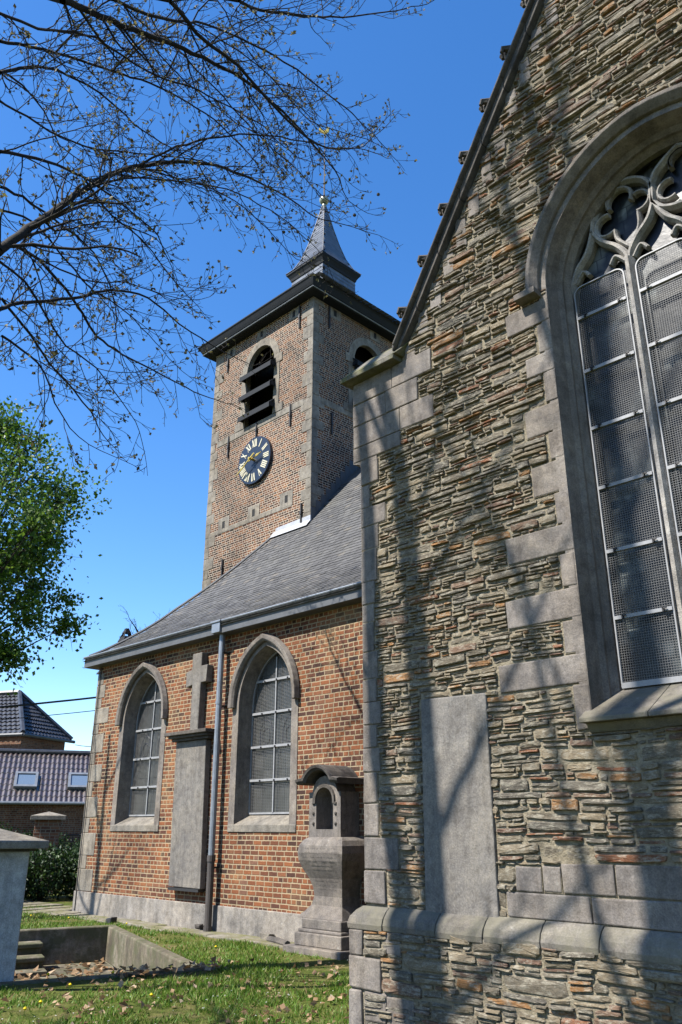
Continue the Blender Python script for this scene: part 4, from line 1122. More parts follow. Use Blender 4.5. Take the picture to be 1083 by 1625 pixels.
for r_ in range(9):
    z = 1.36-r_*.055-(0.1 if r_ > 5 else 0)
    hwz = float(np.interp(z, [p[0] for p in prof], [p[1] for p in prof])); yf = float(np.interp(z, [p[0] for p in prof], [p[2] for p in prof]))
    xr_ = -yf+.02; xc_ = xr_-hwz; L = hwz*rl.uniform(.45, .8); x = xc_-L
    while x < xc_+L:
        if rl.random() < .8: b.box(x, x+.006, yf-.0015, yf+.012, z-.010, z+.010); b.box(x+.0065, x+.014, yf-.0014, yf+.012, z-.010, z-.006)
        x += rl.uniform(.018, .034)
tag(b.build('worn_inscription', 'dark_stone', mon), kind='stuff')
b = MB(); b.box(-9.98, -9.80, 9.0, 9.12, .27, .33); b.box(-9.97, -9.81, 9.01, 9.11, .331, .36)
lamp = rebase(b.build('lantern_stub', 'dark_stone', None, bevel=.01), (-9.9, 9.06, .27)); bpy.data.objects.remove(lamp)

b = MB(); b.tube([(-10.62, 9.08, .055), (-10.3, 9.00, .06), (-10.0, 8.90, .055)], [.05, .055, .05], 8)
tag(rebase(b.build('stone_fragment', 'dark_stone', None), (-10.3, 9, .01)), 'long rounded broken stone lying on the paving beside the monument', 'broken stone')
b = MB(); rj = random.Random(2); b.jbox(-10.95, -10.74, 9.16, 9.30, .03, .115, .015, rj)
tag(rebase(b.build('brick_fragment', 'pale_stone', None, bevel=.012), (-10.85, 9.2, .03)), 'small broken brick on the paving left of the long stone fragment', 'loose brick')
b = MB(); rj = random.Random(5); b.jbox(-12.72, -12.58, 9.19, 9.29, .03, .115, .02, rj)
tag(rebase(b.build('loose_stone', 'dark_stone', None, bevel=.02), (-12.65, 9.2, .03)), 'small dark stone on the paving left of the downpipe foot', 'loose stone')
b = MB(); rj = random.Random(7); b.jbox(-14.85, -14.66, 8.74, 8.88, .0, .10, .02, rj)
tag(rebase(b.build('loose_stone', 'iron', None, bevel=.02), (-14.75, 8.8, .0)), 'small black stone in the grass behind the corner of the sunken stairwell', 'loose stone')

# ------------------------------------------------------------------ sunken stairwell and tomb
pit = thing('sunken_stairwell', 'shallow concrete stairwell sunk in the lawn and littered with dead leaves', 'stairwell', (*pit_pt(1, 2), 0))
PD = -.52
def pw(b, a0, a1, c0, c1, z0, z1):
    P = [pit_pt(a, c) for a, c in ((a0, c0), (a1, c0), (a1, c1), (a0, c1))]
    b.hexa([(*p, z0) for p in P]+[(*p, z1) for p in P])
b = MB(); pw(b, -.0, .16, .02, PIT_B, PD, .03); b.build('side_wall', 'concrete', pit, bevel=.02)
b = MB(); pw(b, -.0, PIT_A, PIT_B+.001, PIT_B+.17, PD, .035); b.build('back_wall', 'concrete', pit, bevel=.02)
b = MB(); pw(b, -.15, PIT_A, -.17, -.0, PD, .022); b.build('front_kerb', 'concrete', pit, bevel=.03)
b = MB(); pw(b, PIT_A+.001, PIT_A+.15, 0, PIT_B, PD, .02); b.build('side_wall', 'concrete', pit, bevel=.02)
b = MB(); pw(b, .16, PIT_A, .0, PIT_B, PD-.1, PD); b.build('floor', 'concrete', pit)
for i, z in enumerate((-.13, -.29, -.45)):
    b = MB(); c = PIT_B-.05-i*.36; pw(b, 1.28, PIT_A-.01, c-.36, c, z-.07, z); pw(b, 1.30, PIT_A-.01, c-.30, c-.01, PD+.001, z-.071); b.build('step', 'concrete', pit, bevel=.015)

T0 = (-10.33, 4.96)
tomb = thing('chest_tomb', 'white painted chest tomb with a grey hipped capstone at the left edge', 'tomb', (T0[0]-1, T0[1]-1, 0))
b = MB(); b.obox(T0, PU, PW, 2.6, 1.5, -.05, 1.375); b.build('tomb_body', 'render', tomb, bevel=.012)
b = MB(); o = (T0[0]-PU[0]*.19-PW[0]*.19, T0[1]-PU[1]*.19-PW[1]*.19)
def tp(a, c): return (o[0]+PU[0]*a+PW[0]*c, o[1]+PU[1]*a+PW[1]*c)
P = [tp(0, 0), tp(2.98, 0), tp(2.98, 1.88), tp(0, 1.88)]; R1, R2 = tp(.62, .94), tp(2.3, .94)
b.add([(*p, 1.405) for p in P]+[(*p, 1.492) for p in P]+[(*R1, 1.66), (*R2, 1.66)],
      [(0, 3, 2, 1), (0, 1, 5, 4), (1, 2, 6, 5), (2, 3, 7, 6), (3, 0, 4, 7), (4, 5, 9, 8), (5, 6, 9), (6, 7, 8, 9), (7, 4, 8)])
b.build('capstone', 'pale_stone', tomb, bevel=.012)
b = MB(); o2 = (T0[0]-PU[0]*.06-PW[0]*.06, T0[1]-PU[1]*.06-PW[1]*.06); b.obox(o2, PU, PW, 2.72, 1.62, 1.376, 1.404); b.build('cap_bed', 'dark_stone', tomb)

# ------------------------------------------------------------------ background buildings
BU = np.array((.43, .903)); BW = np.array((-.903, .43))
def bp(a, c, z, o=(-36.3, 16.9)): 
    p = np.array(o)+BU*a+BW*c; return (p[0], p[1], z)
barn = thing('barn', 'long low brick outbuilding with a shiny pantile roof and two roof windows', 'outbuilding', (-37, 18, 0))
b = MB()
b.hexa([bp(-14, 0, 0), bp(9, 0, 0), bp(9, 4.2, 0), bp(-14, 4.2, 0), bp(-14, 0, 2.7), bp(9, 0, 2.7), bp(9, 4.2, 2.7), bp(-14, 4.2, 2.7)])
for a in (-14, 9): b.add([bp(a, 0, 2.7), bp(a, 4.2, 2.7), bp(a, 2.1, 4.85)], [(0, 1, 2)])
b.build('wall', 'far_brick', barn, recalc=False)
b = MB(); TWD = .21; rows = 9; na = int(23/TWD)
SK = [(1.5-2.3, 1.5-1.05), (3.9-2.3-.0, 3.9-1.05)]
SK = [(-0.55, .42), (1.72, 2.72)]
for r_ in range(rows):
    t0, t1 = r_/rows, (r_+1.12)/rows
    vs = []; cols = na*6
    for i in range(cols+1):
        a = -14.1+i*TWD/6; hgt = .038*math.cos(2*PI*i/6)
        for t, e in ((t0, .05), (min(t1, 1), .012)):
            p = bp(a, -.25+2.35*t, 2.62+2.25*t); vs.append((p[0], p[1], p[2]+hgt+e))
    b.add(vs, [(2*i, 2*i+2, 2*i+3, 2*i+1) for i in range(cols)])
    # thickness of the tile nose
    b.add([(v[0], v[1], v[2]-.03) for v in vs[::2]]+vs[::2], [(i, i+1, cols+2+i, cols+1+i) for i in range(cols)])
for t in (0, 1):
    pass
b.add([bp(-14.1, 4.45, 2.6), bp(9.1, 4.45, 2.6), bp(9.1, 2.1, 4.85), bp(-14.1, 2.1, 4.85)], [(0, 1, 2, 3)])
broof = b.build('pantile_roof', 'pantile', barn, recalc=False, smooth=True)
b = MB(); b.tube([bp(-14.1, 2.1, 4.93), bp(9.1, 2.1, 4.93)], .11, 8); b.build('ridge_tile', 'dark_tile', broof)
b = MB(); b.tube([bp(-14.1, -.3, 2.62), bp(9.1, -.3, 2.62)], .07, 8); b.build('barn_gutter', 'zinc', barn)
def slope_pt(a, t, up): 
    p = bp(a, -.25+2.35*t, 2.62+2.25*t); n_ = np.array((0, 0, 1.0))*.72+np.array((*(-BW), 0))*.69
    return tuple(np.array(p)+n_*up)
for a0, a1 in SK:
    b = MB(); t0, t1 = .26, .55
    def fr(a0, a1, t0, t1, u0, u1): b.hexa([slope_pt(a0, t0, u0), slope_pt(a1, t0, u0), slope_pt(a1, t1, u0), slope_pt(a0, t1, u0), slope_pt(a0, t0, u1), slope_pt(a1, t0, u1), slope_pt(a1, t1, u1), slope_pt(a0, t1, u1)])
    w = .11; h = .035
    fr(a0, a0+w, t0, t1, .02, .17); fr(a1-w, a1, t0, t1, .02, .17); fr(a0+w+.002, a1-w-.002, t0, t0+h, .02, .17); fr(a0+w+.002, a1-w-.002, t1-h, t1, .02, .17)
    o_ = b.build('roof_window', 'zinc', broof)
    b = MB(); fr(a0+w, a1-w, t0+h, t1-h, .10, .12); b.build('roof_window_pane', 'roof_glass', barn).parent = broof

house = thing('house', 'brick house with a dark hipped tile roof behind the outbuilding', 'house', (-46, 19, 0))
C0 = np.array((-42.6, 19.25)); HR = np.array((-.45, .893)); HL = np.array((-.893, -.45))
def hp_(a, c, z): 
    p = C0+HR*a+HL*c; return (p[0], p[1], z)
HA, HC, HE = 4.2, 13.0, 6.15
b = MB(); b.hexa([hp_(.25, .25, 0), hp_(HA-.25, .25, 0), hp_(HA-.25, HC, 0), hp_(.25, HC, 0), hp_(.25, .25, HE), hp_(HA-.25, .25, HE), hp_(HA-.25, HC, HE), hp_(.25, HC, HE)]); b.build('wall', 'far_brick', house)
b = MB()
def rows_on(b, A, B, C_, D, n, m):
    """tiled face A-B (eave) to D-C (top), as stepped courses"""
    A, B, C_, D = map(np.array, (A, B, C_, D))
    for i in range(n):
        t0, t1 = i/n, min(1, (i+1.1)/n); p, q, r_, s_ = A+(D-A)*t0, B+(C_-B)*t0, B+(C_-B)*t1, A+(D-A)*t1
        up = np.array((0, 0, .07)); k_ = m
        for j in range(k_):
            u0, u1 = j/k_, (j+1)/k_; um = (u0+u1)/2
            a0, a1 = p+(q-p)*u0+up, p+(q-p)*u1+up; am = p+(q-p)*um+up*1.9; c0, c1 = s_+(r_-s_)*u0, s_+(r_-s_)*u1; cm = s_+(r_-s_)*um+up*.6
            b.add([a0, am, a1, c1, cm, c0], [(0, 1, 4, 5), (1, 2, 3, 4)])
PK = hp_(2.1, 2.3, 8.6); PK2 = hp_(2.1, HC, 8.6)
rows_on(b, hp_(0, 0, HE), hp_(HA, 0, HE), PK, PK, 11, 14)
rows_on(b, hp_(0, HC, HE), hp_(0, 0, HE), PK, PK2, 11, 40)
b.add([hp_(HA, 0, HE), hp_(HA, HC, HE), PK2, PK], [(0, 1, 2, 3)])
hr_ = b.build('hipped_roof', 'dark_tile', house, recalc=False)
b = MB()
for E_ in (hp_(0, 0, HE), hp_(HA, 0, HE), PK2): b.tube([np.array(E_)+(0, 0, .12), np.array(PK)+(0, 0, .12)], .13, 6)
b.build('ridge_tile', 'dark_tile', hr_)
b = MB(); b.tube([hp_(-.1, -.1, HE-.02), hp_(HA+.1, -.1, HE-.02)], .09, 6); b.tube([hp_(-.1, -.1, HE-.02), hp_(-.1, HC, HE-.02)], .09, 6); b.build('eaves_gutter', 'zinc_dark', house)
b = MB()
a0, a1 = 1.75, 2.3
b.hexa([hp_(a0, .2, 4.6), hp_(a1, .2, 4.6), hp_(a1, .27, 4.6), hp_(a0, .27, 4.6), hp_(a0, .2, 5.4), hp_(a1, .2, 5.4), hp_(a1, .27, 5.4), hp_(a0, .27, 5.4)])
wn_ = b.build('window', 'pale_stone', house)
b = MB(); a0, a1 = 1.85, 2.2; b.hexa([hp_(a0, .17, 4.7), hp_(a1, .17, 4.7), hp_(a1, .22, 4.7), hp_(a0, .22, 4.7), hp_(a0, .17, 5.32), hp_(a1, .17, 5.32), hp_(a1, .22, 5.32), hp_(a0, .22, 5.32)]); b.build('window_pane', 'shade_black', wn_)

# gate pier, railing and hedge by the churchyard edge
pier = thing('gate_pier', 'square brick gate pier with a mossy stone cap above the dark hedge', 'gate pier', (-22.35, 11.15, 0))
PO = (-22.5, 10.84)
b = MB(); b.obox(PO, tuple(BU), tuple(BW), .66, .66, 0, 1.83); b.build('shaft', 'far_brick', pier, bevel=.01)
b = MB(); po = np.array(PO)-BU*.13-BW*.13; b.obox(tuple(po), tuple(BU), tuple(BW), .92, .92, 1.832, 1.94)
P = [po+BU*a+BW*c for a, c in ((0, 0), (.92, 0), (.92, .92), (0, .92))]; ap_ = po+BU*.46+BW*.46
b.add([(*p, 1.941) for p in P]+[(*ap_, 2.05)], [(0, 1, 4), (1, 2, 4), (2, 3, 4), (3, 0, 4), (0, 3, 2, 1)]); b.build('cap', 'pale_stone', pier, bevel=.01)
rail = thing('railing', 'thin dark iron railing running from the gate pier to the church', 'railing', (-21.8, 12.2, 0))
r0 = np.array((-22.15, 11.6)); r1 = np.array((-20.4, 15.3)); 
b = MB()
for z in (.35, 1.45): b.tube([(*r0, z), (*r1, z)], .018, 5)
b.build('rail', 'iron', rail)
for i in range(24):
    p = r0+(r1-r0)*(i/23); b = MB(); b.tube([(*p, 0), (*p, 1.5), (*p, 1.64)], [.010, .010, .001], 5); b.build('bar', 'iron', rail)

# overhead cables from the house to a roadside pole hidden behind the nave
pole = thing('utility_pole', 'wooden pole carrying the overhead cables, hidden behind the church nave', 'pole', (-25.2, 18.5, 0))
b = MB(); b.tube([(-25.2, 18.5, 0), (-25.2, 18.5, 7.0)], [.13, .09], 8); b.build('shaft', 'bark', pole)
def cable(p, q, sag, r, label):
    p, q = np.array(p), np.array(q); pts = []
    for i in range(15):
        t = i/14; v = p+(q-p)*t; pts.append((v[0], v[1], v[2]-sag*4*t*(1-t)))
    b = MB(); b.tube(pts, r, 5); o = rebase(b.build('overhead_cable', 'black_cable', None), p.tolist())
    tag(o, label, 'cable', 'cables crossing the sky left of the nave')
cable((-31.5, 2.6, 4.25), (-25.2, 18.5, 6.7), .25, .035, 'thickest and highest of the cables crossing the sky')
cable((-31.5, 2.4, 3.9), (-25.2, 18.5, 6.2), .25, .014, 'thin cable running just below the thick one')
cable((-44.6, 23.3, 6.0), (-25.2, 18.5, 5.55), .5, .018, 'short cable leaving the right eave of the tiled house')

# ------------------------------------------------------------------ trees
class Twigs:
    """fast tube collector for branches"""
    def __init__(self): self.V = []; self.F = []; self.n = 0
    def tube(self, P, R, n):
        P = np.asarray(P, float); m = len(P); R = np.asarray(R, float)
        T = np.gradient(P, axis=0); T /= (np.linalg.norm(T, axis=1)[:, None]+1e-9)
        ref = np.array((0.0, 0, 1)) if abs(T[0][2]) < .9 else np.array((1.0, 0, 0))
        A = np.cross(T, ref); A /= (np.linalg.norm(A, axis=1)[:, None]+1e-9); B = np.cross(A, T)
        t = 2*PI*np.arange(n)/n
        V = P[:, None, :]+R[:, None, None]*(A[:, None, :]*np.cos(t)[None, :, None]+B[:, None, :]*np.sin(t)[None, :, None])
        o = self.n; self.V.append(V.reshape(-1, 3)); self.n += m*n
        for i in range(m-1):
            for q in range(n): self.F.append((o+i*n+q, o+i*n+(q+1) % n, o+(i+1)*n+(q+1) % n, o+(i+1)*n+q))
    def build(self, name, mat, parent): 
        if not self.V: return None
        return link_mesh(name, np.concatenate(self.V), self.F, mat, parent, smooth=True, recalc=False)
class Leaves:
    def __init__(self): self.V = []; self.F = []
    def leaf(self, p, d, up, L, w, fold=.25):
        p = np.asarray(p, float); d = d/np.linalg.norm(d); s = np.cross(d, up); s /= (np.linalg.norm(s)+1e-9); u = np.cross(s, d)
        o = len(self.V)
        self.V += [p, p+d*L*.45+s*w+u*fold*w, p+d*L, p+d*L*.45-s*w+u*fold*w, p+d*L*.5]
        self.F += [(o, o+1, o+4), (o+1, o+2, o+4), (o+2, o+3, o+4), (o+3, o, o+4)]
    def build(self, name, mat, parent): return link_mesh(name, np.array(self.V), self.F, mat, parent, recalc=False)
rng = np.random.default_rng(11)
def unit(v): v = np.asarray(v, float); return v/(np.linalg.norm(v)+1e-9)
def rand_perp(d):
    v = rng.normal(size=3); v -= d*np.dot(v, d); return unit(v)
def grow(tw, lv, p, d, L, r, level, bend=.16, lift=.05, leafy=1.0, side=None):
    """a wandering branch that forks into twigs and carries a few young leaves"""
    m = max(4, int(L/.17)+2) if level > 0 else 4
    P = [np.asarray(p, float)]; d = unit(d); step = L/(m-1)
    for i in range(m-1):
        d = unit(d+rng.normal(size=3)*bend+np.array((0, 0, lift))); P.append(P[-1]+d*step)
    R = np.linspace(r, max(r*.35, .0032), m); tw.tube(P, R, 5 if level > 1 else 3 if level == 0 else 4)
    if level > 0:
        nb = int(L/(.22 if level == 1 else .30)*rng.uniform(.8, 1.2))+1; sgn = 1
        for i in range(nb):
            t = .15+.85*(i+rng.uniform(0, .8))/nb
            if t > 1: continue
            j = min(int(t*(m-1)), m-2); q = P[j]+(P[j+1]-P[j])*(t*(m-1)-j); dd = unit(P[j+1]-P[j])
            s = rand_perp(dd); nd = unit(dd*rng.uniform(.55, .95)+s*rng.uniform(.45, .9)+np.array((0, 0, .08)))
            cl = (L*(1-t*.6)*rng.uniform(.28, .55)) if level > 1 else L*rng.uniform(.25, .5)
            grow(tw, lv, q, nd, max(cl, .10), max(R[j]*.55, .0042), level-1, bend*1.1, lift, leafy)
    if lv is not None and level <= 1:
        for i in range(1, m):
            if rng.random() < .10*leafy:
                for _ in range(int(rng.integers(1, 3))):
                    dd = unit(rng.normal(size=3)+np.array((0, 0, .3))); lv.leaf(P[i], dd, rand_perp(dd), rng.uniform(.025, .07), rng.uniform(.010, .022))
        if rng.random() < .5*leafy:
            for _ in range(2): dd = unit(d*1.2+rng.normal(size=3)*.7); lv.leaf(P[-1], dd, rand_perp(dd), rng.uniform(.035, .085), rng.uniform(.012, .028))
def limb(tw, lv, pts, r0, r1, density=1.0, sub_len=(.7, 1.5), sub_level=2, forward=True, leafy=1.0):
    pts = [np.asarray(p, float) for p in pts]
    # resample with a slight wander
    Q = []
    for i in range(len(pts)-1):
        k_ = max(2, int(np.linalg.norm(pts[i+1]-pts[i])/.18))
        p0, p1, p2, p3 = pts[max(i-1, 0)], pts[i], pts[i+1], pts[min(i+2, len(pts)-1)]
        for j in range(k_):
            t = j/k_; Q.append(.5*(2*p1+(-p0+p2)*t+(2*p0-5*p1+4*p2-p3)*t*t+(-p0+3*p1-3*p2+p3)*t**3)+rng.normal(size=3)*.008)
    Q.append(pts[-1]); m = len(Q); R = np.linspace(r0, r1, m)
    tw.tube(Q, R, 7)
    Lt = sum(np.linalg.norm(Q[i+1]-Q[i]) for i in range(m-1)); nb = int(Lt/.34*density)
    for i in range(nb):
        t = (i+rng.uniform(.1, .9))/nb; j = min(int(t*(m-1)), m-2); d = unit(Q[j+1]-Q[j]); s = rand_perp(d)
        grow(tw, lv, Q[j], d*rng.uniform(.6, 1.0)+s*rng.uniform(.5, .95), rng.uniform(*sub_len)*(1-.35*t), max(R[j]*.45, .006), sub_level, .15, .03, leafy)
    d = unit(Q[-1]-Q[-2]); grow(tw, lv, Q[-1], d, rng.uniform(*sub_len)*.8, r1, sub_level, .15, .03, leafy)

# bare plane tree standing left of the camera: its limbs hang into the upper left of the view
stree = thing('plane_tree', 'bare twin-stemmed plane tree left of the viewer whose stems shade the gable', 'tree', (-6.6, -1.6, 0))
tr = Twigs()
tr.tube([(-6.55, -1.62, -.2), (-6.6, -1.6, .4), (-6.7, -1.6, 2.5), (-6.85, -1.62, 4.6), (-7.05, -1.6, 7.0), (-7.35, -1.6, 9.0), (-7.48, -1.6, 10.4), (-7.51, -1.6, 11.3), (-7.57, -1.6, 12.7), (-7.65, -1.6, 13.65), (-7.79, -1.6, 15.1), (-8.05, -1.6, 16.1), (-8.3, -1.5, 17.5)], [.36, .27, .23, .21, .18, .165, .155, .15, .145, .135, .12, .095, .03], 12)
tr.tube([(-7.25, -1.6, 8.2), (-7.6, -1.62, 9.4), (-7.86, -1.6, 10.8), (-8.1, -1.6, 11.8), (-8.15, -1.6, 13.2), (-8.2, -1.6, 14.5), (-8.3, -1.6, 15.8), (-8.55, -1.6, 17.4)], [.15, .135, .13, .12, .11, .095, .07, .03], 10)
for q in ([(-7.72, -1.6, 14.5), (-7.98, -1.6, 15.2), (-8.30, -1.6, 16.0), (-8.5, -1.6, 16.7)], [(-8.17, -1.6, 14.4), (-8.24, -1.6, 15.3), (-8.45, -1.6, 16.0), (-8.8, -1.5, 17)]):
    tr.tube(q, [.055, .05, .04, .012], 7)
for (p, d, L, dn) in [((-7.5, -1.6, 11.0), (.8, .2, .8), 3.0, .5), ((-7.6, -1.6, 13.2), (.7, -.1, .9), 2.6, .5), ((-8.0, -1.6, 12.2), (-.6, .2, .9), 2.2, .5), ((-7.65, -1.6, 13.8), (.45, .1, .9), 2.4, .5), ((-7.4, -1.6, 9.6), (.9, .1, .6), 3.0, .5),
                  ((-6.95, -1.6, 5.6), (-1, .05, .5), 3.6, 1.3), ((-7.0, -1.6, 6.4), (-.9, .35, .55), 3.6, 1.3), ((-7.2, -1.6, 7.8), (-.95, -.1, .5), 3.4, 1.2), ((-6.9, -1.6, 5.0), (-.8, .5, .45), 2.6, 1.2), ((-7.1, -1.6, 6.9), (-.8, -.3, .6), 3.2, 1.2)]:
    d = unit(d); pts = [np.array(p)+d*L*t+np.array((0, 0, .25*t*t)) for t in (0, .25, .5, .75, 1)]
    limb(tr, None, pts, .05, .012, density=dn, sub_len=(.8, 1.6), sub_level=1)
tr.build('trunk', 'bark', stree)

ptree = thing('plane_tree', 'bare budding plane tree whose long dark limbs reach in from the upper left', 'tree', (-11.4, .8, 0))
tw, lv, tr = Twigs(), Leaves(), Twigs()
FAR = 1.45
def far(p): return (p[0]*FAR, p[1]*FAR, 1.65+(p[2]-1.65)*FAR)
tr.tube([(-11.4, .75, -.2), (-11.4, .8, .5), (-11.35, .8, 3), (-11.3, .85, 6), (-11.25, .85, 9), (-11.3, .8, 12), (-11.5, .7, 15), (-11.6, .7, 17)], [.50, .40, .33, .28, .23, .17, .10, .03], 12)
F1 = (-11.33, .82, 4.2); F2 = (-11.28, .85, 6.8); F3 = (-11.24, .85, 9.4); F4 = (-11.45, .75, 14.6)
LB = dict(
A=[F1, (-6.2, -.6, 4.4), (-5.8, .8, 5.1), (-5.7, 1.85, 5.95), (-5.87, 2.22, 6.6), (-6.06, 2.71, 7.43), (-6.2, 3.18, 8.04), (-6.11, 3.76, 8.44), (-6.1, 4.34, 8.7), (-6.16, 5.05, 8.9), (-6.0, 5.54, 8.72)],
A2=[(-6.2, 3.18, 8.04), (-5.95, 3.49, 8.35), (-5.7, 4.12, 8.8), (-5.5, 4.69, 9.0), (-5.35, 5.24, 9.15)],
B=[F3, (-6.4, -.2, 7.9), (-5.54, 1.94, 8.7), (-5.67, 2.6, 9.08), (-5.61, 3.26, 9.28), (-5.56, 4.0, 9.43), (-5.51, 4.56, 9.33), (-5.34, 5.06, 8.89), (-5.42, 5.4, 8.84)],
C=[F3, (-6.6, .2, 7.8), (-6.27, 1.75, 8.24), (-6.43, 2.12, 8.76), (-6.79, 2.56, 9.31), (-6.84, 3.08, 9.4), (-6.99, 3.61, 9.44), (-7.07, 4.19, 9.56)],
D=[F3, (-6.9, .3, 8.3), (-6.59, 1.78, 8.96), (-6.64, 2.35, 9.33), (-6.79, 3.05, 9.77), (-6.76, 3.67, 9.98), (-6.77, 4.47, 10.08), (-6.72, 5.07, 9.84)],
E=[F2, (-6.0, 0, 6.1), (-5.44, 1.63, 6.62), (-5.64, 2.09, 6.98), (-5.96, 2.57, 7.32), (-5.98, 3.02, 7.28), (-6.14, 3.48, 7.32)],
Fl=[F1, (-6.3, 0, 4.5), (-5.76, 1.95, 5.47), (-5.99, 2.19, 5.76), (-6.14, 2.67, 6.13), (-6.32, 3.14, 6.55), (-6.43, 3.61, 6.76), (-6.59, 4.1, 6.75), (-6.64, 4.53, 6.73)],
G=[F2, (-6.8, .5, 6.3), (-6.78, 2.3, 6.9), (-6.98, 2.76, 6.96), (-7.1, 3.13, 6.81), (-7.19, 3.47, 6.59), (-7.46, 3.94, 6.69), (-7.52, 4.53, 6.67), (-7.53, 5.08, 6.64)],
H=[F1, (-6.6, .6, 4.9), (-6.21, 2.09, 5.87), (-6.32, 2.43, 5.71), (-6.66, 2.77, 5.74), (-6.8, 3.12, 5.62), (-6.94, 3.44, 5.48)],
I=[F3, (-6.0, .3, 8.2), (-5.07, 2.77, 9.03), (-5.23, 3.18, 9.1), (-5.11, 3.62, 8.91), (-5.23, 4.22, 8.91), (-5.11, 4.73, 8.67), (-4.95, 5.2, 8.84)],
J=[F3, (-6.1, .4, 8.5), (-5.02, 3.51, 9.68), (-5.15, 3.9, 10.01), (-5.01, 4.32, 10.2), (-4.97, 5.0, 10.76), (-4.56, 5.5, 10.94)],
K=[F2, (-6.2, .3, 6.2), (-5.93, 1.83, 6.73), (-6.19, 2.12, 6.96), (-6.34, 2.39, 7.05), (-6.53, 3.01, 7.05), (-6.59, 3.3, 6.7)],
Mm=[F3, (-6.3, -.1, 7.6), (-5.56, 1.46, 8.11), (-5.67, 1.81, 8.34), (-5.83, 2.4, 8.88), (-5.94, 3.03, 9.07), (-5.91, 3.8, 9.3), (-5.72, 4.47, 9.19)],
Nn=[F3, (-6.2, .2, 8.1), (-5.26, 2.29, 8.77), (-5.25, 2.81, 8.98), (-5.41, 3.41, 9.59), (-5.39, 3.99, 9.79), (-5.25, 4.52, 9.73), (-5.04, 5.23, 9.45)],
)
EXTRA = dict(
O=[(-5.92, 1.7, 7.58), (-6.14, 2.11, 7.8), (-6.07, 2.54, 7.78), (-6.13, 3.15, 8.16), (-5.91, 3.78, 8.34), (-5.88, 4.26, 8.44)],
P=[(-6.12, 2.69, 7.41), (-6.1, 2.94, 7.2), (-6.22, 3.35, 7.24), (-6.26, 3.66, 7.07), (-6.32, 3.99, 6.94)],
Q=[(-6.24, 2.95, 7.81), (-6.22, 3.36, 8.02), (-6.26, 3.93, 8.37), (-6.06, 4.4, 8.39), (-5.96, 4.93, 8.34), (-5.9, 5.29, 8.19)],
R=[(-6.22, 3.13, 8.01), (-6.25, 3.59, 8.24), (-6.27, 4.13, 8.45), (-6.13, 4.57, 8.32), (-6.04, 4.96, 8.08)],
S=[(-5.97, 1.88, 6.55), (-6.2, 2.26, 6.76), (-6.16, 2.55, 6.53), (-6.32, 2.96, 6.46), (-6.35, 3.3, 6.43), (-6.45, 3.67, 6.35)],
T=[(-5.68, 1.86, 5.83), (-5.87, 2.15, 5.88), (-5.97, 2.42, 5.73), (-6.12, 2.69, 5.62), (-6.24, 3.05, 5.6), (-6.27, 3.36, 5.38)],
U=[(-5.81, 2.0, 5.27), (-5.94, 2.24, 5.3), (-6.2, 2.56, 5.34), (-6.29, 2.73, 5.14), (-6.39, 2.94, 5.0)],
V=[(-6.29, 2.22, 6.54), (-6.32, 2.6, 6.52), (-6.4, 3.02, 6.62), (-6.49, 3.38, 6.86), (-6.42, 3.78, 6.88)],
W=[(-5.93, 2.36, 6.57), (-6.1, 2.73, 6.98), (-6.07, 3.01, 7.14), (-6.18, 3.49, 7.3)],
X=[(-6.18, 2.67, 9.99), (-6.32, 3.13, 10.02), (-6.32, 3.6, 9.83), (-6.33, 4.08, 9.76), (-6.29, 4.51, 9.69), (-6.14, 4.98, 9.63)],
Y=[(-5.97, 3.75, 10.81), (-5.94, 4.18, 10.55), (-5.99, 4.58, 10.44), (-5.92, 5.02, 10.23), (-5.75, 5.44, 9.86)],
A1=[(-6.32, 1.76, 8.32), (-6.41, 2.01, 8.41), (-6.58, 2.32, 8.43), (-6.64, 2.55, 8.2), (-6.75, 2.89, 8.26)],
B1=[(-6.2, 3.51, 10.43), (-6.15, 4.11, 10.61), (-5.98, 4.69, 10.4), (-5.83, 5.26, 9.97), (-5.62, 5.78, 9.96), (-5.61, 6.19, 10.12)],
C1=[(-6.17, 3.23, 9.97), (-6.04, 3.67, 9.72), (-6.06, 4.11, 9.63), (-5.99, 4.52, 9.37), (-5.94, 5.06, 9.2), (-5.89, 5.52, 9.0)],
)
RAD = dict(A=.062, A2=.020, B=.055, C=.028, D=.028, E=.024, Fl=.028, G=.028, H=.020, I=.034, J=.030, K=.022, Mm=.022, Nn=.026)
def root_at(p0): return np.array(F1 if p0[2] < 8.4 else F2 if p0[2] < 10.4 else F3 if p0[2] < 11.6 else F4)
net = []
for k_, pts in LB.items():
    r0 = RAD[k_]*FAR*.66; vis = [far(p) for p in pts[(0 if k_ == 'A2' else 3 if k_ == 'A' else 2):]]
    if k_ != 'A2':
        p0 = np.array(vis[0]); f = root_at(p0); q = f+(p0-f)*.5+np.array((0, -.2, -.15)); tr.tube([f, q, p0], [r0*1.3, r0*1.12, r0], 8)
    limb(tw, lv, vis, r0*.96, .010, density=1.35, sub_len=(.8, 2.0), sub_level=2)
    net += [np.array(p) for p in vis]
for k_, pts in EXTRA.items():
    pts = [far(p) for p in pts]; p0 = np.array(pts[0])
    if k_ in ('O', 'S', 'T', 'U', 'A1'):
        f = root_at(p0); q = f+(p0-f)*.5+np.array((0, -.2, -.1)); tr.tube([f, q, p0], [.030, .024, .017], 6)
    else:
        j = min(range(len(net)), key=lambda i: np.linalg.norm(net[i]-p0)+(3 if net[i][1] > p0[1] else 0)); pts = [tuple(net[j])]+pts
    limb(tw, lv, pts, .016, .007, density=1.35, sub_len=(.7, 1.8), sub_level=2)
tr.build('trunk', 'bark', ptree); tw.build('crown', 'bark', ptree); lv.build('young_leaves', 'bud_leaf', ptree)
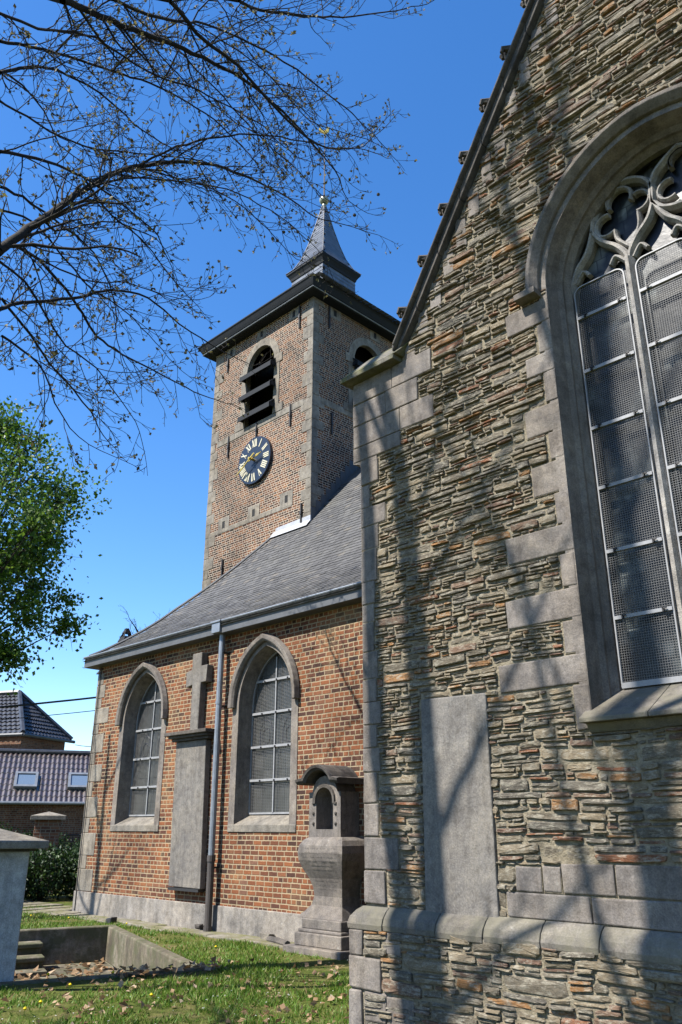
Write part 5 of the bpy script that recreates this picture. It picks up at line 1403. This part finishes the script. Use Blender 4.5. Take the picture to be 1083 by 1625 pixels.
for i in range(14):                                     # old seed balls
    b = MB(); p = np.array(far((-5.6, 4.9, 8.35)))+rng.normal(size=3)*np.array((.5, .5, .35)); b.lathe((p[0], p[1]), [(.005, p[2]-.03), (.026, p[2]-.015), (.03, p[2]), (.026, p[2]+.015), (.005, p[2]+.03)], 7); b.build('seed_ball', 'dark_stone', ptree)

# second bare tree behind the camera
qtree = thing('plane_tree', 'bare plane tree behind the viewer that throws its shadow on the gable', 'tree', (-5.3, -3.2, 0))
tr = Twigs()
tr.tube([(-5.2, -3.2, -.2), (-5.25, -3.2, .5), (-5.4, -3.2, 4), (-5.7, -3.2, 8), (-5.9, -3.2, 10.5), (-5.97, -3.2, 12.6), (-6.02, -3.2, 13.5), (-6.14, -3.2, 14.3), (-6.2, -3.2, 16.0), (-6.27, -3.2, 18.6), (-6.31, -3.2, 19.7), (-6.45, -3.2, 21.1), (-6.7, -3.2, 22.4)], [.40, .31, .28, .25, .22, .19, .17, .145, .115, .10, .09, .07, .03], 12)
for q, r_0 in (([(-5.92, -3.2, 11.2), (-6.48, -3.2, 12.5), (-6.7, -3.2, 13.4), (-6.88, -3.2, 15.0), (-7.08, -3.2, 15.7), (-7.31, -3.2, 16.4), (-7.5, -3.2, 18.2)], .052),
               ([(-6.2, -3.2, 16.6), (-6.62, -3.2, 18.4), (-6.72, -3.2, 19.2), (-6.82, -3.2, 19.9), (-7.0, -3.2, 20.7), (-7.2, -3.2, 21.8)], .07),
               ([(-6.2, -3.2, 17.2), (-6.0, -3.2, 19.3), (-6.03, -3.2, 20.2), (-6.05, -3.2, 21.2), (-5.9, -3.2, 22.6)], .075),
               ([(-6.0, -3.2, 13.2), (-5.5, -3.25, 14.8), (-5.3, -3.2, 16.5), (-5.25, -3.2, 19)], .08)):
    tr.tube(q, np.linspace(r_0, .02, len(q)), 8)
for (p, d, L) in [((-6.0, -3.2, 13.0), (-.5, .1, .9), 2.4), ((-6.2, -3.2, 16.0), (.6, .2, .8), 2.4), ((-6.7, -3.2, 18.8), (-.5, 0, .9), 1.8), ((-6.3, -3.2, 19.4), (.5, .1, .9), 2.0), ((-6.9, -3.2, 15.2), (-.5, .2, .9), 2.0), ((-5.4, -3.2, 15.6), (.6, .0, .9), 2.2), ((-6.75, -3.2, 19.4), (.35, .1, .95), 2.4), ((-6.0, -3.2, 19.6), (-.35, .0, .95), 2.4), ((-7.0, -3.2, 20.2), (-.4, .1, .9), 2.0), ((-6.3, -3.2, 18.2), (-.55, .0, .85), 2.2)]:
    d = unit(d); pts = [np.array(p)+d*L*t+np.array((0, 0, .25*t*t)) for t in (0, .25, .5, .75, 1)]
    limb(tr, None, pts, .045, .014, density=.6, sub_len=(.8, 1.6), sub_level=1)
tr.build('trunk', 'bark', qtree)
# third, a slim tree that shades the west end of the nave
def slim_tree(base, lean, h, label, r=.12):
    t_ = thing('plane_tree', label, 'tree', (base[0], base[1], 0)); tr = Twigs()
    pts = [np.array((base[0]+lean[0]*z, base[1]+lean[1]*z, z)) for z in (-.2, h*.25, h*.5, h*.75, h)]
    tr.tube(pts, [r*1.4, r*1.1, r*.9, r*.7, r*.3], 10)
    for i in range(9):
        z = h*(.5+.05*i); p = np.array((base[0]+lean[0]*z, base[1]+lean[1]*z, z)); a = i*2.4; d = unit((math.cos(a), math.sin(a)*.6, .9))
        limb(tr, None, [p, p+d*.8, p+d*1.6+np.array((0, 0, .2))], .035, .012, density=.5, sub_len=(.5, 1.0), sub_level=1)
    tr.build('trunk', 'bark', t_)
slim_tree((-18.6, 2.6), (-.01, 0), 12.0, 'slim bare tree beyond the tomb that shades the west end of the nave', .12)

# leafy tree at the left, far bare tree, hedge
def crown_tree(name, label, base, h, c, rad, nleaf, mat, lsize, seed, clumps=60):
    t_ = thing(name, label, 'tree', base); r_ = np.random.default_rng(seed)
    tr = Twigs(); B = np.array(base); c = np.array(c); rad = np.array(rad)
    tr.tube([B+(0, 0, -.2), B+(0, 0, h*.15), B+(.1, 0, h*.4), (B+c)/2+(0, 0, h*.2), c+(0, 0, rad[2]*.6)], [.34, .26, .22, .16, .03], 10)
    lv = Leaves(); cl = []
    for i in range(clumps):
        d = unit(r_.normal(size=3)); q = c+d*rad*(r_.uniform(.35, 1.0)**.6)*r_.uniform(.85, 1.08); cl.append(q)
        s = c+(0, 0, -rad[2]*.6)+(q-c)*.15*np.array((1, 1, 0))+np.array((0, 0, (q[2]-c[2])*.35))
        tr.tube([s, (s+q)/2+r_.normal(size=3)*.15, q], [.06, .035, .008], 5)
        for _ in range(4):
            e = q+r_.normal(size=3)*.55; tr.tube([(s+q)/2*.3+q*.7, q*.5+e*.5, e], [.02, .012, .004], 3)
    per = nleaf//clumps
    for q in cl:
        sz = r_.choice((.32, .48, .68))*r_.uniform(.85, 1.15)
        P = q+r_.normal(size=(per, 3))*np.array((sz, sz, sz*.7)); D = r_.normal(size=(per, 3))+np.array((0, 0, -.25)); U = r_.normal(size=(per, 3)); LL = r_.uniform(.6, 1.2, per)*lsize
        for p, d, u, l in zip(P, D, U, LL): lv.leaf(p, d, u, l, l*.36, .2)
    tr.build('trunk', 'bark', t_); lv.build('crown', mat, t_); return t_
crown_tree('lime_tree', 'broad tree in fresh bright green leaf at the left edge', (-30.1, 9.2, 0), 14, (-29.6, 9.9, 11.1), (4.4, 4.6, 5.9), 36000, 'green_leaf', .18, 5, 130)
ft = thing('bare_tree', 'distant leafless tree showing above the west slope of the nave roof', 'tree', (-31, 19.6, 0)); tr = Twigs()
tr.tube([(-31, 19.6, -.2), (-31, 19.6, 4), (-31, 19.6, 9.0)], [.25, .2, .10], 8)
for i in range(16):
    a = i*2.39; p = np.array((-31, 19.6, 6.2+.17*i)); d = unit((math.cos(a), math.sin(a), .8)); limb(tr, None, [p, p+d*.9, p+d*1.7+np.array((0, 0, .3))], .05, .014, density=1.1, sub_len=(.8, 1.4), sub_level=2)
tr.build('trunk', 'bark', ft)

def bush(name, label, cat, centres, nleaf, mat, ls, seed, group=None):
    t_ = thing(name, label, cat, centres[0][0][:2]+(0,)); r_ = np.random.default_rng(seed); lv = Leaves(); tr = Twigs()
    for c, rad in centres:
        for _ in range(int(nleaf/len(centres))):
            d = unit(r_.normal(size=3)); p = np.array(c)+d*np.array(rad)*(r_.uniform(.2, 1.0)**.45)*r_.uniform(.85, 1.12)
            if p[2] < .02: continue
            lv.leaf(p, r_.normal(size=3), r_.normal(size=3), ls*r_.uniform(.6, 1.3), ls*.33)
        for _ in range(14):
            d = unit(r_.normal(size=3)+np.array((0, 0, 1.0))); tr.tube([(c[0]+d[0]*.1, c[1]+d[1]*.1, 0), (c[0]+d[0]*rad[0]*.4, c[1]+d[1]*rad[1]*.4, c[2]*.8), np.array(c)+d*np.array(rad)*.9], [.02, .014, .004], 4)
    tr.build('stems', 'bark', t_); lv.build('foliage', mat, t_)
bush('hedge', 'dark evergreen hedge between the white tomb and the nave corner', 'hedge', [((-20.9, 9.1, .6), (.9, .9, .65)), ((-20.6, 10.2, .62), (.8, .9, .66)), ((-20.4, 11.2, .6), (.8, .8, .65)), ((-20.9, 8.0, .55), (.8, .8, .6)), ((-21.5, 10.2, .55), (.6, .8, .6))], 15000, 'hedge_leaf', .09, 8)
bush('shrub', 'bright yellow-green shrub rising behind the hedge beside the nave', 'shrub', [((-20.5, 12.0, 1.0), (.35, .45, .85)), ((-20.6, 11.7, 1.5), (.25, .25, .45))], 1100, 'green_leaf', .09, 9)
bush('ivy', 'low dark green ivy growing along the foot of the outbuilding wall', 'ivy', [((-34.6, 14.8, .9), (.7, 1.6, .95)), ((-34.9, 17.2, .8), (.6, 1.5, .8)), ((-34.2, 19.2, .6), (.6, 1.2, .7))], 5000, 'hedge_leaf', .12, 10)

# ------------------------------------------------------------------ grass, leaves and flowers
r_ = np.random.default_rng(2)
def in_pit(x, y, m=0.0):
    v = np.stack([x+9.40, y-6.98]); a = v[0]*PU[0]+v[1]*PU[1]; c = v[0]*PW[0]+v[1]*PW[1]
    return (a > -.02-m) & (a < PIT_A+.02+m) & (c > -.10-m) & (c < PIT_B+.1+m)
def clear(x, y):
    ok = ~in_pit(x, y)
    ok &= ~((x > -18.2) & (x < -9.7) & (y > 8.86+.06*np.sin(x*5)) & (r_.random(len(x)) > .06))
    ok &= ~((x > -9.9) & (x < -8.65) & (y > 8.66)); ok &= ~((x > -5.9) & (y > 5.86)); ok &= y < 9.2+20*(x < -17.3)
    v = np.stack([x-T0[0], y-T0[1]]); a = v[0]*PU[0]+v[1]*PU[1]; c = v[0]*PW[0]+v[1]*PW[1]
    ok &= ~((a > 0) & (a < 2.6) & (c > 0) & (c < 1.5))
    return ok
NB = 150000
d = 5.2+(21-5.2)*r_.random(NB)**1.25; az = np.radians(r_.uniform(41.5, 71, NB)); x = -d*np.sin(az); y = d*np.cos(az)
pt = np.array([noise.noise(Vector((a*.9, c*.9, 0)))+.5*noise.noise(Vector((a*3, c*3, 5))) for a, c in zip(x, y)])
ok = clear(x, y) & (pt+r_.normal(size=NB)*.20 > -.06)
x, y, d, pt = x[ok], y[ok], d[ok], pt[ok]; n = len(x)
h = r_.uniform(.022, .06, n)*(1+.5*pt); w = .0035+.00055*d; th = r_.uniform(0, 2*PI, n); ln = r_.normal(size=(n, 2))*.03
V = np.empty((n, 3, 3)); V[:, 0] = np.stack([x-w*np.cos(th), y-w*np.sin(th), np.full(n, -.004)], 1); V[:, 1] = np.stack([x+w*np.cos(th), y+w*np.sin(th), np.full(n, -.004)], 1); V[:, 2] = np.stack([x+ln[:, 0], y+ln[:, 1], h], 1)
gr = link_mesh('grass', V.reshape(-1, 3), [(3*i, 3*i+1, 3*i+2) for i in range(n)], 'grass', None, recalc=False); tag(gr, 'short rough spring grass covering the churchyard', 'grass', kind='stuff')
lv = Leaves()
def litter(n, zf, xs, ys, L=(.04, .10)):
    for a, c in zip(xs, ys):
        dd = unit((r_.normal(), r_.normal(), r_.normal()*.35)); lv.leaf((a, c, zf+r_.uniform(.01, .05)), dd, np.array((0, 0, 1.0))+r_.normal(size=3)*.5, r_.uniform(*L), L[1]*r_.uniform(.22, .42), r_.uniform(-.6, .9))
N1 = 1100; dd_ = 6+6*r_.random(N1); az = np.radians(r_.normal(53, 8, N1)); lx, ly = -dd_*np.sin(az), dd_*np.cos(az)
cl = np.array([noise.noise(Vector((a*1.3, c*1.3, 8))) for a, c in zip(lx, ly)]); ok = clear(lx, ly) & (cl > -.12)
litter(0, .0, lx[ok], ly[ok])
pa, pc = r_.uniform(.2, PIT_A-.1, 700), PIT_B-r_.uniform(.05, 4.6, 700)**1.0
litter(0, PD, np.array([pit_pt(a, c)[0] for a, c in zip(pa, pc)]), np.array([pit_pt(a, c)[1] for a, c in zip(pa, pc)]), (.09, .17))
pa, pc = r_.uniform(-.1, 1.2, 60), r_.uniform(-.5, -.1, 60); litter(0, .05, np.array([pit_pt(a, c)[0] for a, c in zip(pa, pc)]), np.array([pit_pt(a, c)[1] for a, c in zip(pa, pc)]), (.06, .13))
fl = lv.build('fallen_leaves', 'dead_leaf', None); tag(fl, 'dry brown dead leaves scattered over grass and stairwell floor', 'dead leaves', kind='stuff')
lv = Leaves(); nd = 420; dd_ = 7+11*r_.random(nd); az = np.radians(r_.uniform(43, 66, nd)); lx, ly = -dd_*np.sin(az), dd_*np.cos(az); ok = clear(lx, ly)
for a, c in zip(lx[ok], ly[ok]): lv.leaf((a, c, r_.uniform(.03, .055)), np.array((1, r_.normal(), .2)), np.array((0, 0, 1.0)), .022, .011)
tag(lv.build('daisies', 'white_petal', None), 'tiny white daisies dotted through the short grass', 'daisies', kind='stuff')
def dandelion(p):
    b = MB(); b.tube([(p[0], p[1], 0), (p[0]+.01, p[1], .07)], .003, 4, 1); b.lathe((p[0]+.01, p[1]), [(.004, .065), (.014, .075), (.018, .083), (.011, .09), (.002, .097)], 9, 0)
    return rebase(b.build('dandelion', ['yellow', 'grass'], None), (p[0], p[1], 0))
DSP = [(-9.9, 5.15), (-9.5, 5.75), (-9.1, 5.0), (-8.45, 4.35), (-8.25, 4.1), (-9.35, 6.45), (-13.9, 8.6), (-15.5, 8.35), (-16.4, 8.05), (-8.0, 5.3), (-10.4, 7.9)]
first = None
for p in DSP:
    if first is None: first = o = dandelion(p)
    else: o = first.copy(); COL.objects.link(o); o.location = (p[0], p[1], 0)
    tag(o, 'yellow dandelion flower standing in the short grass', 'flower', 'dandelions in the lawn')
